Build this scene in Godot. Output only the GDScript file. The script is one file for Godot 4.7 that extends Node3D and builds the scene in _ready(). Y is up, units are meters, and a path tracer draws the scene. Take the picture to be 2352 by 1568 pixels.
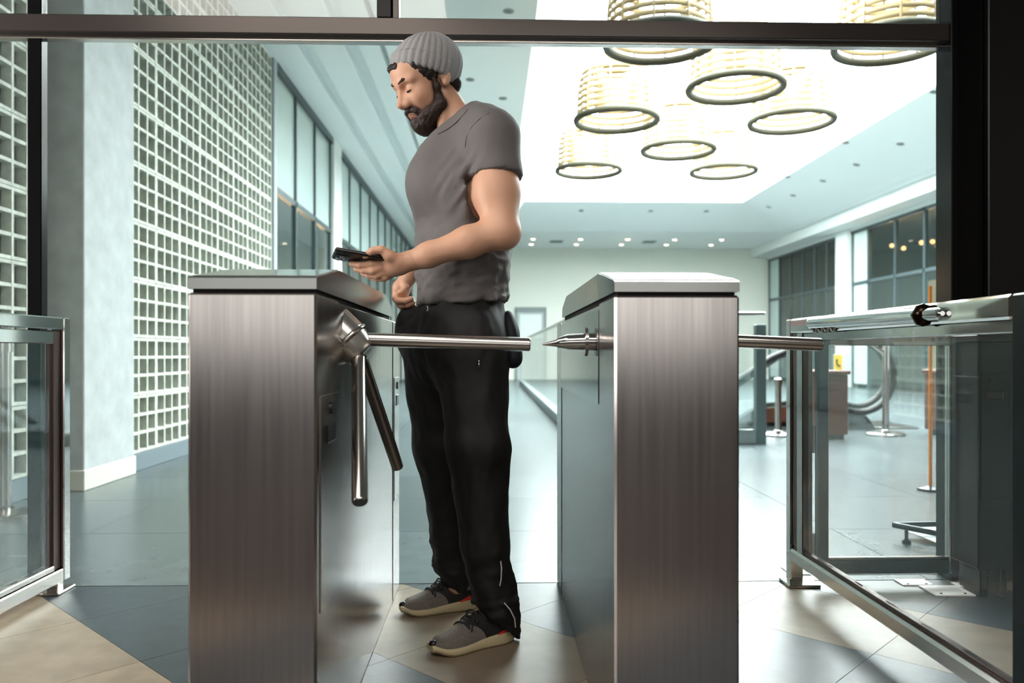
extends Node3D
# A man with a phone stands between two tripod turnstiles at the glazed portal of a bright hall.
# Hall axis runs along -Z. «Z» in the comments below is the distance into the hall (z = -Z).

const FOCAL := 1829.33   # focal length in pixels of a 2352 x 1568 frame
const EYE := 0.87
const YAW := 1.535

var M := {}
var used_names := {}
var rng := RandomNumberGenerator.new()


func _ready() -> void:
	rng.seed = 7
	# ---------- camera ----------
	var cam := Camera3D.new()
	cam.name = "camera"
	cam.position = Vector3(0, EYE, 0)
	cam.rotation_degrees = Vector3(0, -YAW, 0)
	cam.keep_aspect = Camera3D.KEEP_HEIGHT
	var at := CameraAttributesPhysical.new()
	at.frustum_focal_length = 28.0
	at.frustum_focus_distance = 2.42
	at.frustum_near = 0.05
	at.frustum_far = 200.0
	at.exposure_aperture = 3.0
	cam.attributes = at
	cam.projection = Camera3D.PROJECTION_FRUSTUM
	cam.near = 0.05
	cam.far = 200.0
	cam.size = 2.0 * 0.05 * 784.0 / FOCAL
	cam.frustum_offset = Vector2(0, 28.0 / FOCAL * 0.05)
	cam.current = true
	add_child(cam)
	# ---------- sky and exposure ----------
	var env := Environment.new()
	env.background_mode = Environment.BG_SKY
	var sm := ProceduralSkyMaterial.new()
	sm.sky_top_color = Color(0.95, 1.0, 0.995)
	sm.sky_horizon_color = Color(0.95, 1.0, 0.995)
	sm.ground_horizon_color = Color(0.6, 0.62, 0.62)
	sm.ground_bottom_color = Color(0.5, 0.52, 0.52)
	sm.sun_angle_max = 1.0
	var sky := Sky.new()
	sky.sky_material = sm
	env.sky = sky
	env.background_energy_multiplier = 30.0
	env.tonemap_mode = Environment.TONE_MAPPER_LINEAR
	env.tonemap_exposure = 1.0
	env.sdfgi_enabled = true
	env.ssao_enabled = true
	env.ssil_enabled = true
	var we := WorldEnvironment.new()
	we.name = "world_environment"
	we.environment = env
	add_child(we)
	# ---------- large area lights: the ceiling panels of the entrance lobby ----------
	lobby_lamps([[Vector3(-1.2, 3.1, -0.6), Vector2(1.8, 1.2)], [Vector3(0.6, 3.1, 0.8), Vector2(2.6, 1.4)]], 1.5)

	materials()
	build_floor()
	build_left_wall()
	build_ceiling()
	build_right_and_far_walls()
	build_lobby()
	build_portal()
	build_hall_things()
	build_gates()
	build_turnstiles()
	build_person()


# ------------------------------------------------------------------ small helpers

func numbered(called: String) -> String:
	var n: int = used_names.get(called, 0)
	used_names[called] = n + 1
	return called if n == 0 else "%s_%03d" % [called, n]


func thing(called: String, label: String, category: String, where := Vector3.ZERO, turn := 0.0, group := "") -> Node3D:
	var o := Node3D.new()
	o.name = numbered(called)
	o.position = where
	o.rotation.y = turn
	add_child(o, true)
	return tag(o, label, category, group)


func tag(o: Node3D, label: String, category: String, group := "") -> Node3D:
	o.set_meta("label", label)
	o.set_meta("category", category)
	if group:
		o.set_meta("group", group)
	return o


func struct(called: String) -> Node3D:
	var o := Node3D.new()
	o.name = numbered(called)
	o.set_meta("kind", "structure")
	add_child(o, true)
	return o


func part(called: String, mesh: Mesh, material: Material, parent: Node3D, label := "") -> MeshInstance3D:
	var o := MeshInstance3D.new()
	o.name = called
	o.mesh = mesh
	o.material_override = material
	parent.add_child(o, true)
	if label:
		o.set_meta("label", label)
	return o


func piece(called: String, mesh: Mesh, material: Material, parent: Node3D, where: Vector3) -> MeshInstance3D:
	var o := part(called, mesh, material, parent)
	o.position = where
	return o


func pp(u: float, v: float, z: float) -> Vector3:
	# the point at distance z down the hall that the photograph shows at (u, v)
	var x := (u - 1176.0) / FOCAL
	var y := (812.0 - v) / FOCAL
	var c := cos(deg_to_rad(YAW))
	var s := sin(deg_to_rad(YAW))
	var t := z / (c - s * x)
	return Vector3((c * x + s) * t, EYE + y * t, -z)


class MB:
	# collects triangles with normals
	var v := PackedVector3Array()
	var n := PackedVector3Array()
	var c := PackedColorArray()
	var i := PackedInt32Array()

	func tri(a: int, b: int, d: int, nn: Vector3) -> void:
		# front faces run clockwise
		if (v[b] - v[a]).cross(v[d] - v[a]).dot(nn) > 0.0:
			i.append_array([a, d, b])
		else:
			i.append_array([a, b, d])

	func poly(pts: Array, nn: Vector3) -> void:
		var s := v.size()
		for p: Vector3 in pts:
			v.append(p)
			n.append(nn)
		for k in range(1, pts.size() - 1):
			tri(s, s + k, s + k + 1, nn)

	func face(pts: Array, inside: Vector3) -> void:
		var nn: Vector3 = (pts[1] - pts[0]).cross(pts[2] - pts[0]).normalized()
		if nn.length() < 0.5:
			nn = (pts[2] - pts[0]).cross(pts[3 if pts.size() > 3 else 2] - pts[0]).normalized()
		var mid := Vector3.ZERO
		for p: Vector3 in pts:
			mid += p / pts.size()
		if nn.dot(mid - inside) < 0.0:
			nn = -nn
		poly(pts, nn)

	func hexa(p: Array) -> MB:
		# 8 points: bottom 0-3 in a ring, top 4-7 over them
		var mid := Vector3.ZERO
		for q: Vector3 in p:
			mid += q / 8.0
		for f in [[0, 1, 2, 3], [4, 5, 6, 7], [0, 1, 5, 4], [1, 2, 6, 5], [2, 3, 7, 6], [3, 0, 4, 7]]:
			face([p[f[0]], p[f[1]], p[f[2]], p[f[3]]], mid)
		return self

	func span(lo: Vector3, hi: Vector3) -> MB:
		return hexa([lo, Vector3(hi.x, lo.y, lo.z), Vector3(hi.x, lo.y, hi.z), Vector3(lo.x, lo.y, hi.z), Vector3(lo.x, hi.y, lo.z), Vector3(hi.x, hi.y, lo.z), hi, Vector3(lo.x, hi.y, hi.z)])

	func box(mid: Vector3, size: Vector3, ch := 0.0, b := Basis.IDENTITY) -> MB:
		# a box with chamfered edges
		var h := size / 2.0
		if ch <= 0.0:
			var q := []
			for y: float in [-1.0, 1.0]:
				for xz: Vector2 in [Vector2(-1, -1), Vector2(1, -1), Vector2(1, 1), Vector2(-1, 1)]:
					q.append(mid + b * Vector3(h.x * xz.x, h.y * y, h.z * xz.y))
			return hexa(q)
		var ax := [Vector3.RIGHT, Vector3.UP, Vector3.BACK]
		for a in 3:
			var e: Vector3 = ax[a]
			var f: Vector3 = ax[(a + 1) % 3]
			var g: Vector3 = ax[(a + 2) % 3]
			var he := e.dot(h)
			var hf := f.dot(h)
			var hg := g.dot(h)
			for s: float in [-1.0, 1.0]:
				poly([mid + b * (e * he * s + f * (hf - ch) + g * (hg - ch)), mid + b * (e * he * s - f * (hf - ch) + g * (hg - ch)), mid + b * (e * he * s - f * (hf - ch) - g * (hg - ch)), mid + b * (e * he * s + f * (hf - ch) - g * (hg - ch))], b * (e * s))
				for t: float in [-1.0, 1.0]:
					var nn := (b * (f * s + g * t)).normalized()
					poly([mid + b * (e * (he - ch) + f * hf * s + g * (hg - ch) * t), mid + b * (-e * (he - ch) + f * hf * s + g * (hg - ch) * t), mid + b * (-e * (he - ch) + f * (hf - ch) * s + g * hg * t), mid + b * (e * (he - ch) + f * (hf - ch) * s + g * hg * t)], nn)
		for sx: float in [-1.0, 1.0]:
			for sy: float in [-1.0, 1.0]:
				for sz: float in [-1.0, 1.0]:
					var sg := Vector3(sx, sy, sz)
					poly([mid + b * ((h - Vector3(0, ch, ch)) * sg), mid + b * ((h - Vector3(ch, 0, ch)) * sg), mid + b * ((h - Vector3(ch, ch, 0)) * sg)], (b * sg).normalized())
		return self

	func prism(pts: Array, off: Vector3) -> MB:
		# a flat polygon pushed along off
		var mid := Vector3.ZERO
		for p: Vector3 in pts:
			mid += p / pts.size()
		mid += off / 2.0
		var far := []
		for p: Vector3 in pts:
			far.append(p + off)
		face(pts, mid)
		face(far, mid)
		for k in pts.size():
			var l := (k + 1) % pts.size()
			face([pts[k], pts[l], far[l], far[k]], mid)
		return self

	func grid(rows: Array, closed: bool, mids: Array = []) -> MB:
		# rows of equally many points; smooth normals; a closed row joins its end to its start
		var s := v.size()
		var w: int = rows[0].size()
		var acc := PackedVector3Array()
		acc.resize(rows.size() * w)
		for r: Array in rows:
			for p: Vector3 in r:
				v.append(p)
		var quads := []
		for r in rows.size() - 1:
			for k in (w if closed else w - 1):
				var l := (k + 1) % w
				var a := r * w + k
				var b := r * w + l
				var d := (r + 1) * w + l
				var e := (r + 1) * w + k
				var nn := (v[s + d] - v[s + a]).cross(v[s + e] - v[s + b])
				for z in [a, b, d, e]:
					acc[z] += nn
				quads.append([a, b, d, e])
		# the outside is away from the mids, where they are given
		if mids.size():
			var away := 0.0
			for k in acc.size():
				away += acc[k].dot(v[s + k] - mids[mini(k / w, mids.size() - 1)])
			if away < 0.0:
				for k in acc.size():
					acc[k] = -acc[k]
		for k in acc.size():
			n.append(acc[k].normalized())
		for q: Array in quads:
			var nn: Vector3 = acc[q[0]] + acc[q[1]] + acc[q[2]] + acc[q[3]]
			tri(s + q[0], s + q[1], s + q[2], nn)
			tri(s + q[0], s + q[2], s + q[3], nn)
		return self

	func tube(path: Array, rad, sides := 12, caps := true) -> MB:
		# rad: one radius, or one for each point
		var rows := []
		var m := path.size()
		var up := Vector3.UP
		var t0: Vector3 = (path[1] - path[0]).normalized()
		if absf(t0.dot(up)) > 0.95:
			up = Vector3.RIGHT
		var side := t0.cross(up).normalized()
		for k in m:
			var t: Vector3 = (path[mini(k + 1, m - 1)] - path[maxi(k - 1, 0)]).normalized()
			side = (side - t * side.dot(t)).normalized()
			var o := side.cross(t).normalized()
			var r: float = rad if rad is float else rad[k]
			var row := []
			for j in sides:
				var g := -TAU * j / sides
				row.append(path[k] + (side * cos(g) + o * sin(g)) * r)
			rows.append(row)
		grid(rows, true, path)
		if caps:
			var ta: Vector3 = (path[0] - path[1]).normalized()
			var tb: Vector3 = (path[m - 1] - path[m - 2]).normalized()
			poly(rows[0], ta)
			poly(rows[m - 1], tb)
		return self

	func ring(mid: Vector3, axis: Vector3, rad: float, r: float, sides := 40, small := 8, squash := 1.0) -> MB:
		# a torus; squash flattens it along its radius
		var a := axis.cross(Vector3.RIGHT if absf(axis.x) < 0.9 else Vector3.UP).normalized()
		var b := axis.cross(a).normalized()
		var rows := []
		var mids := []
		for k in sides + 1:
			var g := TAU * k / sides
			var d := a * cos(g) + b * sin(g)
			var row := []
			for j in small:
				var h := TAU * j / small
				row.append(mid + d * (rad + r * squash * cos(h)) + axis * r * sin(h))
			rows.append(row)
			mids.append(mid + d * rad)
		var s := n.size()
		grid(rows, true, mids)
		for j in small:
			var both := (n[s + j] + n[s + sides * small + j]).normalized()
			n[s + j] = both
			n[s + sides * small + j] = both
		return self

	func lathe(prof: Array, mid: Vector3, sides := 24, b := Basis.IDENTITY) -> MB:
		# prof: Vector2(radius, height) from bottom to top, turned round b.y; sharp where a point repeats
		var run := []
		var low: float = prof[0].y
		var high: float = prof[0].y
		for q: Vector2 in prof:
			low = minf(low, q.y)
			high = maxf(high, q.y)
		var core := mid + b.y * (low + high) / 2.0
		for k in prof.size():
			if run.size() and prof[k].is_equal_approx(run[-1]):
				_turn(run, mid, sides, b, core)
				run = []
			run.append(prof[k])
		_turn(run, mid, sides, b, core)
		return self

	func _turn(run: Array, mid: Vector3, sides: int, b: Basis, core: Vector3) -> void:
		if run.size() < 2:
			return
		var rows := []
		for p: Vector2 in run:
			var row := []
			for j in sides:
				var g := TAU * j / sides
				row.append(mid + b * Vector3(p.x * cos(g), p.y, p.x * sin(g)))
			rows.append(row)
		grid(rows, true, [core])

	func done() -> ArrayMesh:
		var a := []
		a.resize(Mesh.ARRAY_MAX)
		a[Mesh.ARRAY_VERTEX] = v
		a[Mesh.ARRAY_NORMAL] = n
		if c.size() > 0 and c.size() == v.size():
			a[Mesh.ARRAY_COLOR] = c
		a[Mesh.ARRAY_INDEX] = i
		var m := ArrayMesh.new()
		m.add_surface_from_arrays(Mesh.PRIMITIVE_TRIANGLES, a)
		return m


func span(x0: float, x1: float, y0: float, y1: float, z0: float, z1: float) -> ArrayMesh:
	# a plain box between two distances z0 < z1 down the hall
	return MB.new().span(Vector3(x0, y0, -z1), Vector3(x1, y1, -z0)).done()


func cspan(x0: float, x1: float, y0: float, y1: float, z0: float, z1: float, ch := 0.003) -> ArrayMesh:
	return MB.new().box(Vector3((x0 + x1) / 2, (y0 + y1) / 2, -(z0 + z1) / 2), Vector3(x1 - x0, y1 - y0, z1 - z0), ch).done()


# ------------------------------------------------------------------ materials

func noise_tex(freq: float, lo: float, hi: float, octaves := 4, sd := 1, size := 512, kind := FastNoiseLite.TYPE_SIMPLEX_SMOOTH) -> NoiseTexture2D:
	var f := FastNoiseLite.new()
	f.seed = sd
	f.noise_type = kind
	f.frequency = freq
	f.fractal_octaves = octaves
	var t := NoiseTexture2D.new()
	t.width = size
	t.height = size
	t.seamless = true
	t.noise = f
	var g := Gradient.new()
	g.set_color(0, Color(lo, lo, lo))
	g.set_color(1, Color(hi, hi, hi))
	t.color_ramp = g
	return t


func flat(r: float, g: float, b: float, rough := 0.6, metal := 0.0) -> StandardMaterial3D:
	var m := StandardMaterial3D.new()
	m.albedo_color = Color(r, g, b)
	m.roughness = rough
	m.metallic = metal
	return m


func grained(m: StandardMaterial3D, t: Texture2D, scale: Vector3, world := true) -> StandardMaterial3D:
	m.albedo_texture = t
	m.uv1_triplanar = true
	m.uv1_world_triplanar = world
	m.uv1_scale = scale
	return m


func glass(alpha: float, r: float, g: float, b: float) -> StandardMaterial3D:
	var m := StandardMaterial3D.new()
	m.transparency = BaseMaterial3D.TRANSPARENCY_ALPHA
	m.albedo_color = Color(r, g, b, alpha)
	m.roughness = 0.02
	m.metallic_specular = 0.42
	return m


func materials() -> void:
	var cloud := noise_tex(0.012, 0.82, 1.0, 5, 3)
	var speck := noise_tex(0.06, 0.7, 1.0, 4, 5)
	var streak := noise_tex(0.03, 0.75, 1.0, 5, 9)
	var faint := noise_tex(0.01, 0.9, 1.0, 5, 6)
	M.beige = []
	M.slate = []
	M.dark_tile = []
	for k in 3:
		var q := 0.95 + 0.05 * k
		M.beige.append(grained(flat(0.58 * q, 0.52 * q, 0.445 * q, 0.42), cloud, Vector3.ONE * (0.9 + 0.2 * k)))
		var s := flat(0.22 * q, 0.26 * q, 0.285 * q, 0.38)
		s.heightmap_enabled = true
		s.heightmap_texture = speck
		s.heightmap_scale = 0.06
		M.slate.append(grained(s, cloud, Vector3.ONE * (1.6 + 0.2 * k)))
		M.dark_tile.append(grained(flat(0.35 * q, 0.39 * q, 0.4 * q, 0.26), faint, Vector3.ONE * (0.7 + 0.2 * k)))
	M.grout = flat(0.13, 0.14, 0.14, 0.8)
	M.white_paint = flat(0.88, 0.9, 0.89, 0.7)
	M.ceiling_paint = flat(0.93, 0.95, 0.945, 0.75)
	M.cream_paint = flat(0.86, 0.87, 0.83, 0.7)
	M.concrete = grained(flat(0.74, 0.76, 0.76, 0.75), noise_tex(0.012, 0.9, 1.0, 5, 4), Vector3.ONE * 0.8)
	M.block = grained(flat(0.9, 0.92, 0.87, 0.7), cloud, Vector3.ONE * 1.4)
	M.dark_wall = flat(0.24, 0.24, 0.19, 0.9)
	M.plinth = flat(0.82, 0.82, 0.77, 0.6)
	M.base_strip = flat(0.42, 0.47, 0.5, 0.4)
	M.black_metal = flat(0.045, 0.047, 0.052, 0.22)
	M.black_metal.metallic_specular = 0.25
	M.bronze = flat(0.3, 0.28, 0.27, 0.3, 0.75)
	M.black_panel = flat(0.02, 0.02, 0.024, 0.35)
	M.window_frame = flat(0.2, 0.26, 0.27, 0.4)
	M.glass = glass(0.02, 0.7, 0.85, 0.84)
	M.gate_glass = glass(0.015, 0.6, 0.82, 0.82)
	M.pale_glass = glass(0.6, 0.86, 0.93, 0.92)
	M.dim_glass = glass(0.4, 0.13, 0.17, 0.165)
	M.steel = flat(0.68, 0.655, 0.645, 0.24, 1.0)
	M.steel.roughness_texture = streak
	M.steel.uv1_triplanar = true
	M.steel.uv1_world_triplanar = true
	M.steel.uv1_scale = Vector3(3, 0.06, 3)
	grained(M.steel, noise_tex(0.04, 0.94, 1.0, 5, 12), Vector3(4, 0.06, 4))
	M.polished = flat(0.62, 0.63, 0.62, 0.1, 1.0)
	M.chrome = flat(0.8, 0.8, 0.79, 0.06, 1.0)
	M.satin = flat(0.74, 0.72, 0.7, 0.2, 1.0)
	M.hub = flat(0.78, 0.77, 0.75, 0.25, 0.85)
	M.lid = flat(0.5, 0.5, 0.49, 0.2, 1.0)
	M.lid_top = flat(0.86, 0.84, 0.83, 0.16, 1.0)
	M.black_plastic = flat(0.03, 0.032, 0.04, 0.3)
	M.dark_steel = flat(0.14, 0.17, 0.18, 0.3, 0.8)
	M.dark_gap = flat(0.02, 0.02, 0.02, 0.8)
	M.brown_bar = flat(0.25, 0.19, 0.17, 0.3, 0.8)
	M.wood = grained(flat(0.4, 0.19, 0.09, 0.55), noise_tex(0.03, 0.6, 1.0, 4, 21), Vector3(0.4, 6, 0.4))
	M.dark_wood = flat(0.2, 0.15, 0.13, 0.6)
	M.rattan = flat(0.68, 0.59, 0.43, 0.7)
	M.rattan.backlight_enabled = true
	M.rattan.backlight = Color(0.1, 0.09, 0.07)
	M.hoop = flat(0.26, 0.25, 0.18, 0.6)
	M.white = flat(0.9, 0.91, 0.91, 0.5)
	M.orange = flat(0.95, 0.55, 0.1, 0.5)
	M.yellow = flat(0.95, 0.8, 0.2, 0.5)
	M.rubber = flat(0.05, 0.06, 0.06, 0.45)
	M.lamp_glow = flat(1, 0.95, 0.85, 0.5)
	M.lamp_glow.emission_enabled = true
	M.lamp_glow.emission = Color(1.0, 0.93, 0.78)
	M.lamp_glow.emission_energy_multiplier = 7.0
	M.warm_glow = flat(1, 0.85, 0.6, 0.5)
	M.warm_glow.emission_enabled = true
	M.warm_glow.emission = Color(1.0, 0.78, 0.5)
	M.warm_glow.emission_energy_multiplier = 5.0
	# clothes and skin
	M.skin = flat(1, 1, 1, 0.5)
	M.skin.vertex_color_use_as_albedo = true
	M.skin.subsurf_scatter_enabled = true
	M.skin.subsurf_scatter_strength = 0.08
	M.shirt = grained(flat(0.4, 0.385, 0.385, 0.75), noise_tex(0.2, 0.9, 1.0, 2, 31), Vector3.ONE * 10.0)
	M.shirt.rim_enabled = true
	M.shirt.rim = 0.25
	M.seam = flat(0.34, 0.33, 0.33, 0.8)
	M.pants = flat(0.016, 0.017, 0.022, 0.7)
	M.navy = flat(0.05, 0.075, 0.12, 0.7)
	M.piping = flat(0.75, 0.76, 0.78, 0.5)
	M.beanie = grained(flat(0.78, 0.78, 0.79, 0.9), noise_tex(0.16, 0.45, 1.0, 3, 33), Vector3.ONE * 6.0)
	M.hair = grained(flat(0.15, 0.1, 0.075, 0.55), noise_tex(0.1, 0.45, 1.0, 3, 35), Vector3(30, 8, 30))
	M.beard = grained(flat(0.23, 0.125, 0.075, 0.6), noise_tex(0.1, 0.4, 1.0, 3, 36), Vector3(30, 8, 30))
	M.brow = flat(0.2, 0.12, 0.08, 0.8)
	M.knit = grained(flat(0.72, 0.68, 0.64, 0.85), noise_tex(0.22, 0.15, 1.0, 2, 37), Vector3.ONE * 3.2)
	M.shoe_black = flat(0.07, 0.07, 0.075, 0.7)
	M.sole = grained(flat(0.86, 0.8, 0.64, 0.6), noise_tex(0.1, 0.7, 1.0, 4, 38), Vector3.ONE * 9.0)
	M.red = flat(0.8, 0.16, 0.08, 0.5)
	M.lace = flat(0.13, 0.13, 0.12, 0.8)


# ------------------------------------------------------------------ setting

func build_floor() -> void:
	var o := struct("floor")
	part("floor_slab", span(-5.0, 9.6, -0.25, -0.012, -7.0, 27.2), M.grout, o)
	# diagonal tiles of the lobby: bands along (1, -1), edges at X + Z = 1.29 + 0.7 i
	var lobby := PackedVector2Array([Vector2(-4.5, 0.4), Vector2(3.4, 0.4), Vector2(3.4, 3.018), Vector2(-4.5, 3.018)])
	var g := 0.0012
	for i in range(-9, 8):
		for j in range(-11, 6):
			var c0 := 1.29 + 0.7 * i + g
			var c1 := 1.29 + 0.7 * (i + 1) - g
			var e0 := -2.57 + 0.7 * j + g
			var e1 := -2.57 + 0.7 * (j + 1) - g
			var q := PackedVector2Array()
			for ce: Vector2 in [Vector2(c0, e0), Vector2(c1, e0), Vector2(c1, e1), Vector2(c0, e1)]:
				q.append(Vector2((ce.x + ce.y) / 2, (ce.x - ce.y) / 2))
			for r in Geometry2D.intersect_polygons(q, lobby):
				if r.size() < 3:
					continue
				var pts := []
				for w in r:
					pts.append(Vector3(w.x, -0.02, -w.y))
				var kind: Array = M.slate if posmod(i, 2) == 0 else M.beige
				part("floor_tile", MB.new().prism(pts, Vector3(0, 0.02, 0)).done(), kind[rng.randi() % 3], o)
	part("lobby_paving", span(-4.8, 3.5, -0.02, 0.0, -6.0, 0.397), M.dark_wood, o)
	# slabs of the hall
	var tile := MB.new().box(Vector3(0, -0.01, 0), Vector3(0.906, 0.02, 0.876)).done()
	for i in range(-1, 13):
		for j in 11:
			var x := -1.95 + 0.91 * i + 0.455
			if x > 9.3 or x < -3.0:
				continue
			piece("floor_tile", tile, M.dark_tile[rng.randi() % 3], o, Vector3(x, 0, -(3.025 + 0.88 * j + 0.44)))
	part("far_paving", span(-3.0, 9.6, -0.02, 0.0, 12.71, 27.0), M.dark_tile[1], o)
	part("threshold_strip", span(1.18, 2.0, 0.0, 0.004, 3.1, 3.21), M.white, o)


func breeze_block() -> ArrayMesh:
	var m := MB.new()
	var w := 0.468
	var h := 0.426
	var d := 0.06
	var hole_w := (w - 0.042 - 0.044) / 3.0
	var hole_h := (h - 0.042 - 0.044) / 3.0
	for k in 4:
		var t := 0.021 if k == 0 or k == 3 else 0.022
		var z0 := 0.0 if k == 0 else (0.021 + hole_w + (k - 1) * (hole_w + 0.022))
		var y0 := 0.0 if k == 0 else (0.021 + hole_h + (k - 1) * (hole_h + 0.022))
		m.span(Vector3(-d, 0, -(z0 + t)), Vector3(0, h, -z0))
		m.span(Vector3(-d + 0.002, y0, -w + 0.001), Vector3(-0.002, y0 + t, -0.001))
	return m.done()


func build_left_wall() -> void:
	var o := struct("wall_left")
	var b := breeze_block()
	for k in 8:
		for r in 10:
			piece("breeze_block", b, M.block, o, Vector3(-2.63, 0.132 + 0.43 * r, -(5.87 + 0.4712 * k)))
	for k in 2:
		for r in 10:
			piece("breeze_block", b, M.block, o, Vector3(-2.8, 0.132 + 0.43 * r, -(3.965 + 0.4712 * k)))
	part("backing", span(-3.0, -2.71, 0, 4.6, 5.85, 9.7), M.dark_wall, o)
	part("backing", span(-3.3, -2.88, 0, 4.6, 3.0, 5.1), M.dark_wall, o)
	part("end_frame", cspan(-2.78, -2.6, 0, 4.43, 9.65, 9.78), flat(0.66, 0.7, 0.72, 0.5), o)
	var base := struct("baseboard_left")
	part("base_board", cspan(-2.8, -2.615, 0, 0.128, 5.86, 9.75), M.base_strip, base)
	part("base_board", cspan(-2.95, -2.78, 0, 0.128, 3.9, 4.95), M.base_strip, base)
	var col := struct("wall_column")
	part("shaft", cspan(-3.3, -2.58, 0.0, 4.5, 5.125, 5.84, 0.006), M.concrete, col)
	part("plinth", cspan(-3.3, -2.57, 0.0, 0.13, 5.11, 5.85, 0.004), M.plinth, col)
	# the glazed part beyond the lattice
	var win := struct("window_1")
	var frame: Material = M.window_frame
	part("head_frame", span(-2.72, -2.6, 4.33, 4.43, 9.78, 26.9), frame, win)
	var zs := [9.78, 10.87, 12.05, 13.19]
	var zt := [13.91, 15.02, 16.28, 17.52, 18.8, 20.05, 21.28, 22.5, 23.7, 24.9, 26.1, 26.9]
	for run in [zs, zt]:
		for k in run.size():
			part("mullion", span(-2.69, -2.63, 0, 4.4, run[k] - 0.03, run[k] + 0.03), frame, win)
			if k + 1 < run.size():
				part("glazing_bar", span(-2.69, -2.63, 2.85, 2.93, run[k], run[k + 1]), frame, win)
				part("pane", span(-2.665, -2.655, 2.93, 4.33, run[k] + 0.03, run[k + 1] - 0.03), M.pale_glass, win)
				part("pane", span(-2.665, -2.655, 0.1, 2.85, run[k] + 0.03, run[k + 1] - 0.03), M.glass, win)
	part("pier", cspan(-2.75, -2.58, 0, 4.43, 13.22, 13.88), M.white_paint, win)
	# the side room seen through it
	var room := struct("wall_side_room")
	part("back_wall", span(-6.2, -6.0, 0, 4.6, 9.8, 27.0), flat(0.62, 0.68, 0.67, 0.8), room)
	part("side_floor", span(-6.2, -2.7, -0.2, 0.0, 9.8, 27.0), M.dark_tile[0], room)
	part("side_ceiling", span(-6.2, -2.7, 4.45, 4.6, 9.8, 27.0), M.ceiling_paint, room)
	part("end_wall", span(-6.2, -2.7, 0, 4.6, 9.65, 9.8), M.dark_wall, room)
	part("end_wall", span(-6.2, -2.7, 0, 4.6, 26.9, 27.1), M.white_paint, room)
	part("soffit_band", span(-5.9, -5.6, 2.2, 2.75, 10.5, 26.0), flat(0.4, 0.45, 0.45, 0.7), room)
	for k in 2:
		part("red_stripe", span(-5.6, -5.58, 1.62 + 0.5 * k, 1.7 + 0.5 * k, 16.0, 24.0), flat(0.85, 0.25, 0.25, 0.6), room)
	for q in [[-3.55, 2.1, 13.4], [-3.4, 2.05, 13.9], [-3.2, 2.15, 15.0]]:
		var gl := thing("globe_lamp", ["warm lamp glowing behind the tall windows near the red stripe", "warm lamp in the side room beside the dark mullion", "warm lamp in the side room next to the white pier"][[13.4, 13.9, 15.0].find(q[2])], "lamp", Vector3(q[0], q[1], -q[2]), 0, "lamps in the side room")
		part("globe", MB.new().lathe([Vector2(0.001, -0.06), Vector2(0.045, -0.042), Vector2(0.06, 0), Vector2(0.045, 0.042), Vector2(0.001, 0.06)], Vector3.ZERO, 14).done(), M.warm_glow, gl)
		part("cord", MB.new().tube([Vector3(0, 0.05, 0), Vector3(0, 4.46 - q[1], 0)], 0.006, 6).done(), M.black_plastic, gl)
		bulb_light(gl, 0.8)


func build_ceiling() -> void:
	var o := struct("ceiling")
	part("roof_deck", span(-3.4, 0.5, 4.56, 4.75, 3.0, 27.2), M.ceiling_paint, o)
	for s in [[-2.8, -2.24], [-2.08, -1.7], [-1.54, -1.29], [-1.23, 0.48]]:
		part("ceiling_panel", cspan(s[0], s[1], 4.43, 4.58, 3.1, 27.0, 0.008), M.ceiling_paint, o)
	part("ceiling_panel", span(0.48, 9.5, 4.43, 4.7, 23.1, 27.2), M.ceiling_paint, o)
	part("ceiling_panel", span(0.48, 9.5, 4.43, 4.7, 3.1, 5.2), M.ceiling_paint, o)
	part("ceiling_panel", span(8.45, 9.5, 4.43, 4.7, 5.2, 23.1), M.ceiling_paint, o)
	# sloping sides of the light well
	var lo := [Vector3(0.48, 4.43, -5.2), Vector3(8.45, 4.43, -5.2), Vector3(8.45, 4.43, -23.1), Vector3(0.48, 4.43, -23.1)]
	var hi := [Vector3(0.88, 4.87, -6.2), Vector3(6.65, 4.87, -6.2), Vector3(6.65, 4.87, -20.87), Vector3(0.88, 4.87, -20.87)]
	var up := Vector3(0, 0.12, 0)
	for k in 4:
		var l := (k + 1) % 4
		part("sloping_side", MB.new().hexa([lo[k], lo[l], hi[l], hi[k], lo[k] + up, lo[l] + up, hi[l] + up, hi[k] + up]).done(), M.ceiling_paint, o)
	var sl := struct("window_2")
	for i in 3:
		for j in 6:
			var x := 0.86 + 1.94 * i
			var z := 6.18 + 2.45 * j
			part("pane", span(x, x + 1.935, 4.992, 5.0, z, z + 2.445), M.glass, sl)
	# bulkhead over the windows of the far side
	var tr := struct("trim_1")
	part("bulkhead", cspan(8.8, 9.45, 4.12, 4.43, 5.0, 26.9, 0.006), M.white_paint, tr)


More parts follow.
